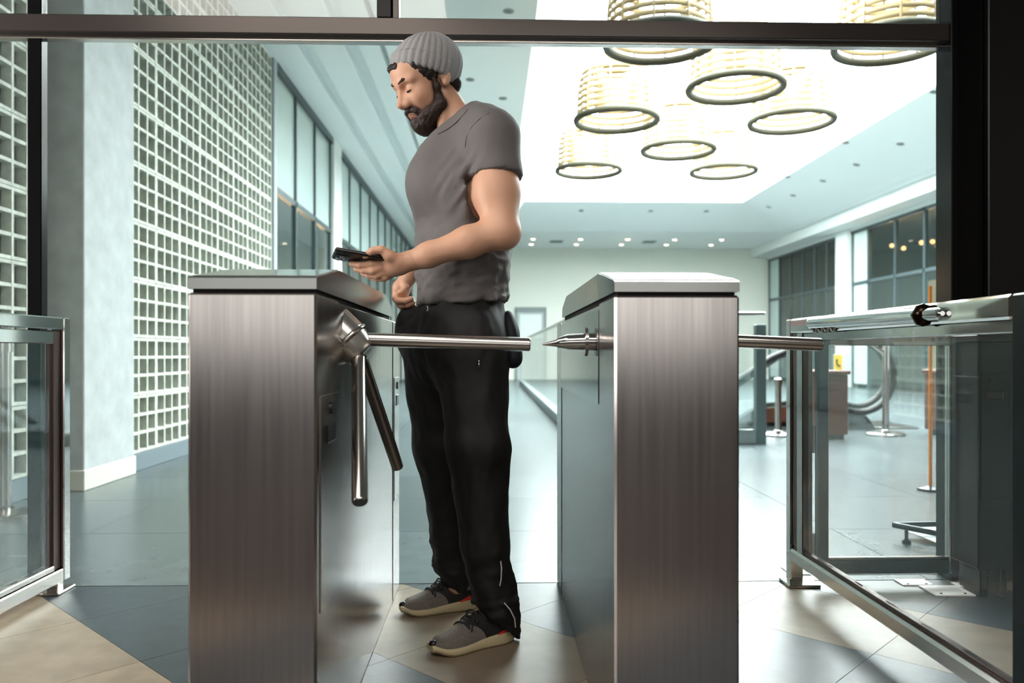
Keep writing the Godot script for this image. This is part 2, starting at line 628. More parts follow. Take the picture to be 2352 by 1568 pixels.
func build_right_and_far_walls() -> void:
	var f := struct("wall_back")
	part("plaster", span(-2.8, 9.6, 0, 4.6, 26.9, 27.1), M.cream_paint, f)
	var d := struct("door_2")
	part("door_frame", span(0.82, 1.88, 2.29, 2.44, 26.8, 26.9), flat(0.46, 0.5, 0.5, 0.5), d)
	part("door_frame", span(1.8, 1.88, 0, 2.3, 26.8, 26.9), flat(0.46, 0.5, 0.5, 0.5), d)
	part("door_frame", span(0.82, 0.9, 0, 2.3, 26.8, 26.9), flat(0.46, 0.5, 0.5, 0.5), d)
	part("door_leaf", span(0.9, 1.8, 0, 2.3, 26.84, 26.9), flat(0.62, 0.66, 0.66, 0.5), d)
	part("door_panel", span(0.98, 1.72, 1.4, 2.2, 26.83, 26.85), flat(0.8, 0.83, 0.82, 0.4), d)
	var r := struct("wall_right")
	part("plaster", span(9.4, 9.6, 4.06, 4.6, 3.0, 26.95), M.white_paint, r)
	part("pier", cspan(9.3, 9.6, 0, 4.12, 20.58, 21.26), M.white_paint, r)
	part("pier", span(9.4, 9.6, 0, 4.12, 3.0, 10.0), M.white_paint, r)
	var w := struct("window_3")
	var fr := flat(0.25, 0.3, 0.31, 0.45)
	var a := [21.3, 22.12, 22.96, 23.85, 24.83, 25.8, 26.75]
	var b := [10.0, 11.3, 12.6, 13.9, 15.1, 16.36, 17.08, 18.34, 19.67, 20.52]
	for run in [a, b]:
		for k in run.size():
			part("mullion", span(9.42, 9.5, 0, 4.06, run[k] - 0.03, run[k] + 0.03), fr, w)
			if k + 1 < run.size():
				part("glazing_bar", span(9.42, 9.5, 2.64, 2.72, run[k], run[k + 1]), fr, w)
				var first: bool = (run == a and k == run.size() - 2) or (run == b and k == run.size() - 2)
				part("pane", span(9.455, 9.465, 2.72, 4.06, run[k] + 0.03, run[k + 1] - 0.03), M.pale_glass if first else M.dim_glass, w)
				part("pane", span(9.455, 9.465, 0.1, 2.64, run[k] + 0.03, run[k + 1] - 0.03), M.pale_glass if first else M.glass, w)
	part("head_frame", span(9.42, 9.5, 3.98, 4.06, 10.0, 26.8), fr, w)
	# shop room behind those windows
	var s := struct("wall_shop_room")
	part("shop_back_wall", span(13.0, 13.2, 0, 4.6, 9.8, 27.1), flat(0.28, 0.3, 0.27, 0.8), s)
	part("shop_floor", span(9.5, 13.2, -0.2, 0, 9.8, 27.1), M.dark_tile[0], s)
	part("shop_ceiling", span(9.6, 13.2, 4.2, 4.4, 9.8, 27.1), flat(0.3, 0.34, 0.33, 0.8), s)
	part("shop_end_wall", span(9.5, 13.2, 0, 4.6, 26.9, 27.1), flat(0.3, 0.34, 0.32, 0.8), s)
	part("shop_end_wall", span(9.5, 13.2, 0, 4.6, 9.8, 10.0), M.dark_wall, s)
	part("cream_partition", span(12.2, 12.3, 0, 2.9, 17.0, 22.0), flat(0.85, 0.78, 0.62, 0.7), s)
	part("shop_door", span(12.1, 12.2, 0, 2.45, 19.2, 20.2), flat(0.5, 0.36, 0.24, 0.6), s)


func bulb_light(o: Node3D, energy: float) -> void:
	var l := OmniLight3D.new()
	l.name = "bulb_light"
	l.light_color = Color(1.0, 0.86, 0.66)
	l.light_energy = energy
	l.light_size = 0.03
	l.omni_range = 40.0
	l.omni_attenuation = 2.0
	l.shadow_enabled = true
	o.add_child(l)


func lobby_lamps(list: Array, level: float) -> void:
	for q in list:
		var size: Vector2 = q[1]
		var where: Vector3 = q[0]
		var o := thing("ceiling_light_panel", "flat white light panel in the lobby ceiling" if q == list[0] else "wide white light panel in the lobby ceiling behind the viewer", "light", where)
		var glow := flat(1, 1, 1, 0.6)
		glow.emission_enabled = true
		glow.emission = Color(1.0, 0.97, 0.93)
		glow.emission_energy_multiplier = 1.5
		part("diffuser", MB.new().box(Vector3(0, 0.06, 0), Vector3(size.x, 0.02, size.y)).done(), glow, o)
		part("frame", MB.new().box(Vector3(0, 0.085, 0), Vector3(size.x + 0.06, 0.03, size.y + 0.06)).done(), flat(0.6, 0.6, 0.6), o)
		var l := AreaLight3D.new()
		l.name = "panel_light"
		l.area_size = size
		l.area_normalize_energy = false
		l.light_energy = level
		l.light_color = Color(1.0, 0.96, 0.92)
		l.shadow_enabled = true
		l.area_range = 40.0
		l.area_attenuation = 2.0
		l.rotation_degrees = Vector3(-90, 0, 0)
		l.position = Vector3(0, 0.04, 0)
		o.add_child(l)


func build_lobby() -> void:
	var wl := struct("wall_lobby_left")
	part("lobby_cladding", span(-4.7, -4.5, 0, 3.4, -6.0, 3.0), flat(0.3, 0.29, 0.28, 0.7), wl)
	var wr := struct("wall_lobby_right")
	part("lobby_cladding", span(3.4, 3.6, 0, 3.4, -6.0, 3.3), flat(0.42, 0.41, 0.37, 0.7), wr)
	var wb := struct("wall_front")
	part("wood_dado", span(-4.7, 3.6, 0, 1.05, -6.2, -6.0), M.dark_wood, wb)
	part("plaster", span(-4.7, 3.6, 1.05, 3.4, -6.2, -6.0), M.cream_paint, wb)
	wall_light("long white light panel on the lobby wall behind the viewer", Vector3(-0.5, 1.75, 5.97), PI, Vector2(7.0, 1.5), 0.35, 1.0)
	wall_light("tall white light box on the side wall of the lobby", Vector3(-4.47, 1.8, -1.45), PI / 2, Vector2(2.7, 2.4), 2.7, 1.2)
	var c := struct("ceiling_lobby")
	part("lobby_ceiling", span(-4.7, 3.6, 3.2, 3.4, -6.2, 3.1), flat(0.5, 0.5, 0.5, 0.8), c)


func wall_light(label: String, where: Vector3, turn: float, size: Vector2, level: float, seen: float) -> void:
	# a panel on a wall; it shines along its own -z
	var o := thing("wall_light_panel", label, "light", where, turn)
	o.rotation.y = turn + PI
	var glow := flat(1, 1, 1, 0.6)
	glow.emission_enabled = true
	glow.emission = Color(0.96, 1.0, 1.0)
	glow.emission_energy_multiplier = seen
	part("diffuser", MB.new().box(Vector3.ZERO, Vector3(size.x, size.y, 0.02)).done(), glow, o)
	part("frame", MB.new().box(Vector3(0, 0, 0.015), Vector3(size.x + 0.1, size.y + 0.1, 0.02)).done(), flat(0.5, 0.5, 0.5), o)
	var l := AreaLight3D.new()
	l.name = "panel_light"
	l.area_size = size
	l.area_normalize_energy = false
	l.light_energy = level
	l.light_color = Color(1.0, 0.97, 0.94)
	l.shadow_enabled = true
	l.area_range = 40.0
	l.area_attenuation = 2.0
	l.position = Vector3(0, 0, -0.03)
	o.add_child(l)


func build_portal() -> void:
	var o := struct("door_1")
	part("transom_bar", cspan(-2.9, 1.775, 2.075, 2.14, 3.02, 3.1, 0.003), M.bronze, o)
	part("transom_lip", cspan(-2.9, 1.765, 2.06, 2.077, 3.05, 3.09, 0.002), M.satin, o)
	part("jamb", cspan(-1.75, -1.697, 0.0, 3.3, 3.055, 3.1, 0.003), M.black_metal, o)
	part("jamb", cspan(1.762, 1.79, 0.0, 3.3, 3.0, 3.1, 0.003), M.black_metal, o)
	part("jamb", cspan(1.79, 1.9, 0.0, 3.3, 3.02, 3.16, 0.004), M.black_metal, o)
	part("mullion", cspan(-0.43, -0.375, 2.14, 3.3, 3.02, 3.1, 0.003), M.black_metal, o)
	part("mullion", cspan(-0.374, -0.349, 2.14, 3.3, 3.04, 3.1, 0.003), M.bronze, o)
	part("pane", span(-1.697, -0.43, 2.14, 3.25, 3.075, 3.085), M.glass, o)
	part("pane", span(-0.349, 1.762, 2.14, 3.25, 3.075, 3.085), M.glass, o)
	part("pane", span(-2.8, -1.75, 2.14, 3.25, 3.075, 3.085), M.glass, o)
	part("pane", span(-2.8, -1.75, 0.1, 2.075, 3.075, 3.085), M.glass, o)
	part("head", span(-4.7, 9.6, 3.3, 4.8, 3.0, 3.1), flat(0.5, 0.52, 0.52, 0.8), o)
	var s := struct("wall_portal")
	part("black_cladding", cspan(1.9, 2.3, 0.0, 3.3, 2.99, 3.2, 0.004), M.black_panel, s)
	part("black_cladding", cspan(2.302, 9.6, 0.0, 3.3, 2.99, 3.2, 0.004), M.black_panel, s)
	part("black_cladding", span(-4.7, -2.8, 0.0, 3.3, 3.0, 3.2), M.black_panel, s)


# ------------------------------------------------------------------ things of the hall

func build_hall_things() -> void:
	# pendant lamps on a grid under the skylight
	var proto := thing("pendant_lamp", "x", "lamp", Vector3.ZERO, 0, "basket lamps under the skylight")
	part("hoop", MB.new().ring(Vector3.ZERO, Vector3.UP, 0.485, 0.042, 56, 8, 0.9).done(), M.hoop, proto, "dark lower hoop")
	for k in 7:
		var r := 0.465 - 0.0012 * k * k
		part("band", MB.new().ring(Vector3(0, 0.08 + 0.075 * k, 0), Vector3.UP, r, 0.026, 48, 6, 0.3).done(), M.rattan, proto)
	for k in 3:
		part("band", MB.new().ring(Vector3(0, 0.575 + 0.03 * k, 0), Vector3.UP, 0.36 - 0.08 * k, 0.018, 40, 6, 0.5).done(), M.rattan, proto)
	for k in 10:
		var g := TAU * k / 10.0
		var d := Vector3(cos(g), 0, sin(g))
		part("rib", MB.new().tube([d * 0.475, d * 0.465 + Vector3(0, 0.3, 0), d * 0.43 + Vector3(0, 0.52, 0), d * 0.3 + Vector3(0, 0.61, 0), d * 0.17 + Vector3(0, 0.64, 0)], 0.011, 6).done(), M.rattan, proto)
	part("neck", MB.new().lathe([Vector2(0.17, 0.62), Vector2(0.16, 0.8), Vector2(0.16, 0.8), Vector2(0.02, 0.82)], Vector3.ZERO, 24).done(), M.rattan, proto)
	part("cable", MB.new().tube([Vector3(0, 0.8, 0), Vector3(0, 1.31, 0)], 0.008, 6).done(), M.white, proto)
	var spots := [[1.52, 7.12, "big basket lamp crossing the dark transom bar above the man's shoulder"], [2.58, 8.33, "basket lamp with a wide dark hoop hung midway between two shorter lamps"], [3.62, 7.1, "basket lamp cut off by the black door jamb"],
		[1.51, 9.52, "pale basket lamp beside the edge of the skylight, under the big one"], [3.63, 9.52, "fully visible basket lamp closest to the sloping grey ceiling side"], [2.58, 10.9, "small basket lamp in the middle of the skylight, hoop overlapping its neighbour"],
		[1.5, 12.16, "faint small basket lamp by the man's upper arm, almost lost in glare"], [3.58, 12.16, "small basket lamp above the turnstile lid, closest to the far skylight edge"]]
	for k in spots.size():
		var o: Node3D = proto if k == 0 else proto.duplicate()
		if k:
			o.name = numbered("pendant_lamp")
			add_child(o, true)
		o.position = Vector3(spots[k][0], 3.67, -spots[k][1])
		o.set_meta("label", spots[k][2])
	# round recessed lamps in the far soffit, two rows of five
	var dl := thing("downlight", "x", "light", Vector3.ZERO, 0, "glowing downlights in the far soffit")
	part("rim", MB.new().ring(Vector3(0, -0.004, 0), Vector3.UP, 0.085, 0.012, 24, 6).done(), M.white, dl)
	part("bulb", MB.new().lathe([Vector2(0.001, -0.03), Vector2(0.05, -0.026), Vector2(0.078, 0.0)], Vector3.ZERO, 20).done(), M.lamp_glow, dl)
	var ordinal := ["first", "second", "third", "fourth", "fifth"]
	for k in 5:
		for row in 2:
			var o: Node3D = dl if k + row == 0 else dl.duplicate()
			if k + row:
				o.name = numbered("downlight")
				add_child(o, true)
			o.position = Vector3(1.32 + 1.47 * k, 4.43, -(24.66 + 1.18 * row))
			o.set_meta("label", "%s glowing downlight from the man in the %s row of the far soffit" % [ordinal[k], ["upper", "lower"][row]])
			if k == 2 and row == 0:
				var l := OmniLight3D.new()
				l.name = "downlight_glow"
				l.light_color = Color(1.0, 0.92, 0.78)
				l.light_energy = 0.02
				l.omni_range = 40.0
				l.omni_attenuation = 2.0
				l.light_size = 0.08
				l.shadow_enabled = true
				l.position = Vector3(0, -0.1, 0)
				o.add_child(l)
	var vent_label := ["grey air vent in the far soffit between the first and second downlights", "grey air vent in the far soffit between the third and fourth downlights"]
	for k in 2:
		var o := thing("air_vent", vent_label[k], "vent", Vector3([2.08, 5.04][k], 4.43, -25.2), 0, "soffit air vents")
		part("frame", MB.new().box(Vector3(0, -0.006, 0), Vector3(0.42, 0.012, 0.5)).done(), flat(0.62, 0.66, 0.66), o)
		for j in 4:
			part("slat", MB.new().box(Vector3(0, -0.016, -0.18 + 0.12 * j), Vector3(0.36, 0.01, 0.07)).done(), flat(0.45, 0.5, 0.5), o)
	# small dead fittings in the sloping sides of the light well
	var fit := [[6.73, 11.92, "upper part of the slope, close to the black jamb"], [7.43, 14.26, "slope below the jamb's first fitting"], [6.69, 14.86, "slope at the bright skylight edge"], [7.39, 15.9, "slope, halfway down beside the bulkhead"], [7.35, 17.44, "slope, middle of a short row"], [6.68, 17.78, "slope edge above the lit bulkhead"], [7.32, 19.1, "slope near the far corner"], [7.28, 20.68, "slope at the far corner"]]
	for q in fit:
		var y: float = 4.43 + (8.45 - q[0]) / 1.8 * 0.44
		var o := thing("spot_fitting", "small dark spot in the grey " + q[2], "light", Vector3(q[0], y, -q[1]), 0, "unlit spots in the sloping ceiling")
		o.rotation.z = -atan(0.44 / 1.8)
		part("rim", MB.new().ring(Vector3(0, -0.003, 0), Vector3.UP, 0.06, 0.012, 18, 6).done(), flat(0.6, 0.62, 0.62), o)
		part("lens", MB.new().lathe([Vector2(0.001, -0.01), Vector2(0.055, -0.008), Vector2(0.055, 0.0)], Vector3.ZERO, 16).done(), flat(0.3, 0.32, 0.33, 0.3), o)
	for q in [[2.45, "far slope, above the first downlight pair"], [4.34, "far slope, above the third downlight pair"], [5.86, "far slope, above the fourth downlight pair"]]:
		var o := thing("spot_fitting", "small dark ceiling spot in the " + q[1], "light", Vector3(q[0], 4.43 + (23.1 - 21.5) / 2.23 * 0.44, -21.5), 0, "unlit spots in the far slope")
		o.rotation.x = -atan(0.44 / 2.23)
		part("rim", MB.new().ring(Vector3(0, -0.003, 0), Vector3.UP, 0.06, 0.012, 18, 6).done(), flat(0.6, 0.62, 0.62), o)
		part("lens", MB.new().lathe([Vector2(0.001, -0.01), Vector2(0.055, -0.008), Vector2(0.055, 0.0)], Vector3.ZERO, 16).done(), flat(0.3, 0.32, 0.33, 0.3), o)
	for q in [[-0.265, 10.35, "small dark spot in the flat white ceiling behind the man's nape"], [0.185, 8.27, "small dark spot in the flat white ceiling above the transom bar"], [0.17, 11.1, "small dark spot in the white ceiling close to the skylight edge band"]]:
		var o := thing("spot_fitting", q[2], "light", Vector3(q[0], 4.43, -q[1]), 0, "unlit spots in the flat ceiling")
		part("rim", MB.new().ring(Vector3(0, -0.003, 0), Vector3.UP, 0.05, 0.01, 18, 6).done(), flat(0.6, 0.62, 0.62), o)
		part("lens", MB.new().lathe([Vector2(0.001, -0.01), Vector2(0.045, -0.008), Vector2(0.045, 0.0)], Vector3.ZERO, 16).done(), flat(0.4, 0.42, 0.43, 0.3), o)
	# warm lamps of the shop room
	var shop_label := ["small warm lamp behind the pale pane beside the white pier", "small warm lamp at the edge of the pale pane, lower of the first two", "small warm lamp, first of the tight pair behind the dark panes", "small warm lamp, second of the tight pair behind the dark panes", "small warm lamp behind the dark pane between the pair and the door jamb", "small warm lamp close to the black door jamb behind dark glass"]
	var shop := [[9.95, 19.5, 3.55], [10.3, 19.6, 3.5], [10.2, 18.6, 3.5], [10.3, 18.3, 3.48], [10.2, 17.6, 3.52], [10.9, 17.9, 3.5]]
	for q in shop:
		var o := thing("shop_lamp", shop_label[shop.find(q)], "lamp", Vector3(q[0], q[2], -q[1]), 0, "warm lamps behind the shop windows")
		part("globe", MB.new().lathe([Vector2(0.001, -0.055), Vector2(0.04, -0.04), Vector2(0.055, 0), Vector2(0.04, 0.04), Vector2(0.001, 0.055)], Vector3.ZERO, 14).done(), M.warm_glow, o)
		part("cord", MB.new().tube([Vector3(0, 0.05, 0), Vector3(0, 4.22 - q[2], 0)], 0.006, 6).done(), M.black_plastic, o)
		bulb_light(o, 0.5)
	# glass balustrade round the escalator well
	var b := thing("glass_balustrade", "frameless glass balustrade with steel kerb round the escalator well", "railing", Vector3(0.88, 0, -7.6))
	part("kerb", cspan(-0.06, 0.06, 0, 0.12, 0.0, 15.0), flat(0.5, 0.54, 0.54, 0.4), b)
	part("kerb", cspan(0.06, 1.76, 0, 0.145, -0.03, 0.05), M.polished, b)
	part("handrail", MB.new().box(Vector3(0, 1.255, -7.5), Vector3(0.05, 0.035, 15.0), 0.006).done(), M.satin, b)
	part("handrail", MB.new().box(Vector3(0.9, 1.255, 0), Vector3(1.72, 0.035, 0.05), 0.006).done(), M.satin, b)
	for k in 10:
		part("pane", span(-0.008, 0.008, 0.12, 1.24, 0.02 + 1.5 * k, 1.5 * k + 1.49), M.gate_glass, b)
	for k in 3:
		part("pane", span(0.02 + 0.57 * k, 0.58 + 0.57 * k, 0.145, 1.24, -0.008, 0.008), M.gate_glass, b)
	for k in 9:
		part("fin", span(1.44 + 0.025 * k, 1.448 + 0.025 * k, 0.16, 1.0, 0.0, 0.16), M.gate_glass, b)
	part("post", cspan(1.665, 1.76, 0.0, 1.15, -0.04, 0.05), flat(0.4, 0.45, 0.45, 0.3, 0.6), b)
	# escalator: two newels with black handrails, the stair sinking into the well
	var e := thing("escalator", "escalator head with curved black handrails beyond the glass gate", "escalator", Vector3(4.2, 0, -9.0))
	for k in 2:
		var off := Vector3(0.42 * k, 0, -1.0 * k)
		var path := []
		for j in 17:
			var g := lerpf(-PI * 0.62, PI * 0.5, j / 16.0)
			path.append(off + Vector3(0.02 + cos(g) * 0.4, 0.62 + sin(g) * 0.42, 0))
		path.append(off + Vector3(-0.5, 1.04, 0))
		path.append(off + Vector3(-1.0, 0.82, 0))
		path.append(off + Vector3(-2.2, 0.0, 0))
		part("handrail", MB.new().tube(path, 0.04, 10).done(), M.rubber, e)
		part("balustrade_glass", MB.new().prism([off + Vector3(-2.0, 0.02, 0.005), off + Vector3(-0.2, 0.02, 0.005), off + Vector3(0.25, 0.3, 0.005), off + Vector3(0.38, 0.62, 0.005), off + Vector3(0.2, 0.95, 0.005), off + Vector3(-0.5, 1.0, 0.005), off + Vector3(-1.0, 0.78, 0.005)], Vector3(0, 0, -0.01)).done(), M.gate_glass, e)
		part("skirt", MB.new().prism([off + Vector3(-1.6, 0.0, 0.04), off + Vector3(0.2, 0.0, 0.04), off + Vector3(0.1, 0.14, 0.04), off + Vector3(-0.5, 0.3, 0.04), off + Vector3(-1.2, 0.24, 0.04)], Vector3(0, 0, -0.08)).done(), M.polished, e)
	part("comb_plate", MB.new().box(Vector3(0.15, 0.012, -0.5), Vector3(1.2, 0.024, 0.86), 0.004).done(), M.satin, e)
	# queue posts with a round base
	post(Vector3(4.22, 0, -8.4), 1.03, 0.2, "white queue post on a disc foot before the escalator", true)
	post(Vector3(3.06, 0, -8.4), 0.6, 0.2, "low queue post with disc foot beside the balustrade end", false)
	post(Vector3(-2.6, 0, -4.33), 0.94, 0.18, "steel queue post on a disc foot by the breeze-block wall", false)
	# low wooden benches
	var bench_label := ["brown wooden bench box seen behind the chrome gate post", "brown wooden bench box seen beside the dark gate pedestal"]
	for k in 2:
		var z := 7.95
		var x0: float = [3.27, 4.72][k]
		var o := thing("wooden_bench", bench_label[k], "bench", Vector3(x0, 0, -z), 0, "wooden bench boxes")
		part("body", cspan(0.0, 0.34, 0.05, 0.66, 0.0, 0.6, 0.008), M.wood, o)
		part("seat", cspan(-0.02, 0.36, 0.66, 0.7, -0.02, 0.62, 0.008), M.wood, o)
		part("plinth", span(0.03, 0.31, 0.0, 0.05, 0.03, 0.57), M.black_plastic, o)
	# warning sign on the escalator glass
	var s := thing("warning_sign", "white card with a yellow warning panel on the escalator glass", "sign", Vector3(4.0, 0.77, -8.97))
	part("card", MB.new().box(Vector3.ZERO, Vector3(0.19, 0.19, 0.006), 0.001).done(), M.white, s)
	part("warning_panel", MB.new().box(Vector3(-0.045, 0.0, 0.005), Vector3(0.09, 0.17, 0.004)).done(), M.yellow, s)
	part("symbol", MB.new().tube([Vector3(-0.055, 0.035, 0.01), Vector3(-0.065, 0.01, 0.01), Vector3(-0.055, -0.025, 0.01), Vector3(-0.03, -0.04, 0.01), Vector3(-0.022, -0.03, 0.01)], [0.012, 0.007, 0.007, 0.01, 0.006], 8).done(), M.black_plastic, s)
	# orange post far behind the gate rail
	var op := thing("orange_post", "thin orange post standing beyond the gate rail", "post", Vector3(2.8, 0, -5.0))
	part("shaft", MB.new().tube([Vector3(0, 0.02, 0), Vector3(0, 1.3, 0)], 0.011, 10).done(), M.orange, op)
	part("foot", MB.new().lathe([Vector2(0.08, 0.0), Vector2(0.08, 0.015), Vector2(0.08, 0.015), Vector2(0.012, 0.03)], Vector3.ZERO, 20).done(), M.black_plastic, op)
	# metal floor frame, sheet and loose plates inside the gate
	var ff := thing("sign_stand_foot", "dark metal frame foot on the floor behind the swing gate", "stand", Vector3(1.87, 0, -3.65))
	part("bar", MB.new().tube([Vector3(0, 0.075, 0), Vector3(0.3, 0.06, 0.36)], 0.014, 8).done(), M.dark_steel, ff)
	part("bar", MB.new().tube([Vector3(0, 0.075, 0), Vector3(0.62, 0.075, -0.05)], 0.014, 8).done(), M.dark_steel, ff)
	part("post", MB.new().tube([Vector3(0.5, 0.05, -0.02), Vector3(0.5, 0.25, -0.02)], 0.016, 8).done(), M.dark_steel, ff)
	part("levelling_foot", MB.new().lathe([Vector2(0.02, 0.0), Vector2(0.02, 0.015), Vector2(0.02, 0.015), Vector2(0.008, 0.02), Vector2(0.008, 0.07)], Vector3(0.04, 0, 0.04), 12).done(), M.black_plastic, ff)
	part("levelling_foot", MB.new().lathe([Vector2(0.02, 0.0), Vector2(0.02, 0.015), Vector2(0.02, 0.015), Vector2(0.008, 0.02), Vector2(0.008, 0.06)], Vector3(0.3, 0, 0.34), 12).done(), M.black_plastic, ff)
	part("levelling_foot", MB.new().lathe([Vector2(0.02, 0.0), Vector2(0.02, 0.015), Vector2(0.02, 0.015), Vector2(0.008, 0.02), Vector2(0.008, 0.06)], Vector3(0.58, 0, -0.04), 12).done(), M.black_plastic, ff)
	var sh := thing("paper_sheet", "white sheet leaning inside the dark floor frame", "paper", Vector3(2.2, 0.0, -3.66))
	sh.rotation.x = 0.12
	part("sheet", MB.new().box(Vector3(0, 0.028, 0), Vector3(0.42, 0.004, 0.3), 0.001, Basis(Vector3.UP, 0.35)).done(), M.white, sh)
	var plates := [[1.545, 1.66, 2.94, 3.015, "small white floor plate touching the joint under the gate glass"], [1.595, 1.74, 2.81, 2.93, "white floor plate with two screws, closest to the viewer"], [1.74, 1.86, 2.91, 2.97, "thin white floor plate lying behind the two others"]]
	for q in plates:
		var o := thing("floor_plate", q[4], "plate", Vector3((q[0] + q[1]) / 2, 0.0, -(q[2] + q[3]) / 2), -0.02, "white plates on the floor by the gate")
		part("plate", MB.new().box(Vector3(0, 0.003, 0), Vector3(q[1] - q[0], 0.006, q[3] - q[2]), 0.0015).done(), M.white, o)
		for k in 2:
			part("screw", MB.new().lathe([Vector2(0.005, 0.005), Vector2(0.005, 0.008), Vector2(0.005, 0.008), Vector2(0.001, 0.008)], Vector3((k - 0.5) * (q[1] - q[0]) * 0.6, 0, (q[3] - q[2]) * 0.36), 10).done(), M.dark_steel, o)


func post(where: Vector3, high: float, base: float, label: String, arms: bool) -> void:
	var o := thing("queue_post", label, "post", where)
	part("base", MB.new().lathe([Vector2(base, 0), Vector2(base, 0.02), Vector2(base, 0.02), Vector2(base * 0.85, 0.035), Vector2(0.05, 0.045), Vector2(0.034, 0.06)], Vector3.ZERO, 32).done(), M.satin, o)
	part("pole", MB.new().tube([Vector3(0, 0.04, 0), Vector3(0, high, 0)], 0.034, 18).done(), M.satin, o)
	part("cap", MB.new().lathe([Vector2(0.042, high - 0.06), Vector2(0.042, high), Vector2(0.042, high), Vector2(0.03, high + 0.012), Vector2(0.001, high + 0.016)], Vector3.ZERO, 18).done(), M.satin, o)
	if arms:
		part("arm", MB.new().tube([Vector3(-0.01, high - 0.16, 0), Vector3(-0.16, high - 0.05, 0), Vector3(-0.34, high + 0.02, 0)], 0.02, 8).done(), M.satin, o)


# ------------------------------------------------------------------ gates

func build_gates() -> void:
	# glass barrier on the breeze-block side, running towards the viewer
	var l := thing("glass_barrier", "chrome framed glass barrier by the breeze-block wall, clipped by the picture edge", "barrier", Vector3(-1.6, 0, 0))
	var x0 := -0.025
	var x1 := 0.025
	part("post", cspan(x0, x1, 0.03, 1.003, 2.985, 3.03, 0.004), M.chrome, l)
	part("top_rail", cspan(x0, x1, 0.958, 1.003, 1.6, 2.984, 0.004), M.chrome, l)
	part("bottom_rail", cspan(x0, x1, 0.03, 0.078, 1.6, 2.984, 0.004), M.satin, l)
	part("inner_stile", cspan(-0.018, 0.012, 0.08, 0.955, 2.935, 2.984, 0.003), M.brown_bar, l)
	part("inner_rail", cspan(-0.018, 0.015, 0.905, 0.952, 1.6, 2.934, 0.003), M.chrome, l)
	part("inner_rail", cspan(-0.014, 0.018, 0.08, 0.1, 1.6, 2.934, 0.003), M.satin, l)
	part("near_post", cspan(x0, x1, 0.0, 1.003, 1.55, 1.599, 0.004), M.chrome, l)
	part("pane", span(-0.004, 0.004, 0.1, 0.906, 1.6, 2.93), M.gate_glass, l)
	part("foot", cspan(-0.02, 0.02, 0.008, 0.031, 2.95, 2.99, 0.002), M.satin, l)
	part("foot_plate", cspan(-0.05, 0.05, 0.0, 0.01, 2.9, 3.02, 0.003), M.satin, l)
	# large glass barrier on the other side of the lanes
	var r := thing("glass_barrier", "long chrome framed glass barrier with a sloping bottom rail beside the open lane", "barrier", Vector3(1.15, 0, 0))
	part("post", cspan(-0.02, 0.03, 0.0, 1.0, 2.975, 3.02, 0.004), M.chrome, r)
	part("inner_stile", cspan(-0.012, 0.02, 0.15, 0.95, 2.925, 2.974, 0.003), M.brown_bar, r)
	part("hinge_strip", cspan(-0.016, 0.022, 0.1, 0.95, 2.87, 2.924, 0.003), M.polished, r)
	part("top_rail", cspan(-0.022, 0.025, 0.945, 1.0, 1.7, 2.975, 0.006), M.chrome, r)
	part("glass_clamp", cspan(-0.012, 0.014, 0.915, 0.945, 1.7, 2.87, 0.003), M.polished, r)
	part("bottom_rail", cspan(-0.025, 0.025, 0.088, 0.138, 1.7, 2.975, 0.008), M.satin, r)
	part("bottom_clamp", cspan(-0.01, 0.014, 0.137, 0.15, 1.7, 2.97, 0.002), M.brown_bar, r)
	part("pane", span(-0.004, 0.006, 0.15, 0.916, 1.71, 2.87), M.gate_glass, r)
	part("near_post", cspan(-0.02, 0.03, 0.0, 1.0, 1.64, 1.699, 0.004), M.dark_steel, r)
	part("foot_plate", cspan(-0.045, 0.075, 0.0, 0.012, 2.92, 3.03, 0.003), M.satin, r)
	part("push_bar", MB.new().tube([Vector3(-0.03, 0.975, -2.76), Vector3(-0.03, 0.975, -2.755), Vector3(-0.03, 0.975, -2.74), Vector3(-0.03, 0.972, -2.3), Vector3(-0.03, 0.97, -2.05)], [0.012, 0.019, 0.022, 0.022, 0.02], 16).done(), M.chrome, r, "chrome push bar lying along the top rail")
	part("push_bar", MB.new().tube([Vector3(-0.03, 0.97, -2.03), Vector3(-0.03, 0.97, -1.96), Vector3(-0.03, 0.97, -1.945)], [0.017, 0.016, 0.006], 16).done(), M.chrome, r)
	part("ball_joint", MB.new().lathe([Vector2(0.001, -0.03), Vector2(0.018, -0.024), Vector2(0.03, 0), Vector2(0.018, 0.024), Vector2(0.001, 0.03)], Vector3(-0.03, 0.97, -2.035), 18).done(), flat(0.16, 0.12, 0.08, 0.15, 0.9), r, "dark brass ball joint")
	for k in 4:
		part("bolt", MB.new().lathe([Vector2(0.001, -0.012), Vector2(0.01, -0.008), Vector2(0.013, 0)], Vector3(-0.03, 0.953, -2.72 + 0.05 * k), 12).done(), M.chrome, r)
	# swing gate in the portal plane
	var g := thing("swing_gate", "glass swing gate with dark frame between chrome post and black pedestal", "gate", Vector3(1.168, 0, -2.945))
	part("stile", cspan(0.05, 0.09, 0.05, 0.96, -0.015, 0.02, 0.003), M.dark_steel, g)
	part("stile", cspan(0.546, 0.557, 0.05, 0.96, -0.015, 0.02, 0.003), M.chrome, g)
	part("bottom_rail", cspan(0.091, 0.545, 0.05, 0.102, -0.015, 0.02, 0.003), M.dark_steel, g)
	part("bottom_bead", cspan(0.091, 0.545, 0.102, 0.11, -0.012, 0.012, 0.002), M.satin, g)
	part("top_rail", cspan(0.091, 0.545, 0.9, 0.955, -0.018, 0.02, 0.003), M.chrome, g)
	part("pane", span(0.09, 0.546, 0.108, 0.902, -0.004, 0.004), M.gate_glass, g)
	part("hinge", MB.new().tube([Vector3(0.034, 0.5, 0), Vector3(0.034, 0.6, 0)], 0.012, 12).done(), M.chrome, g)
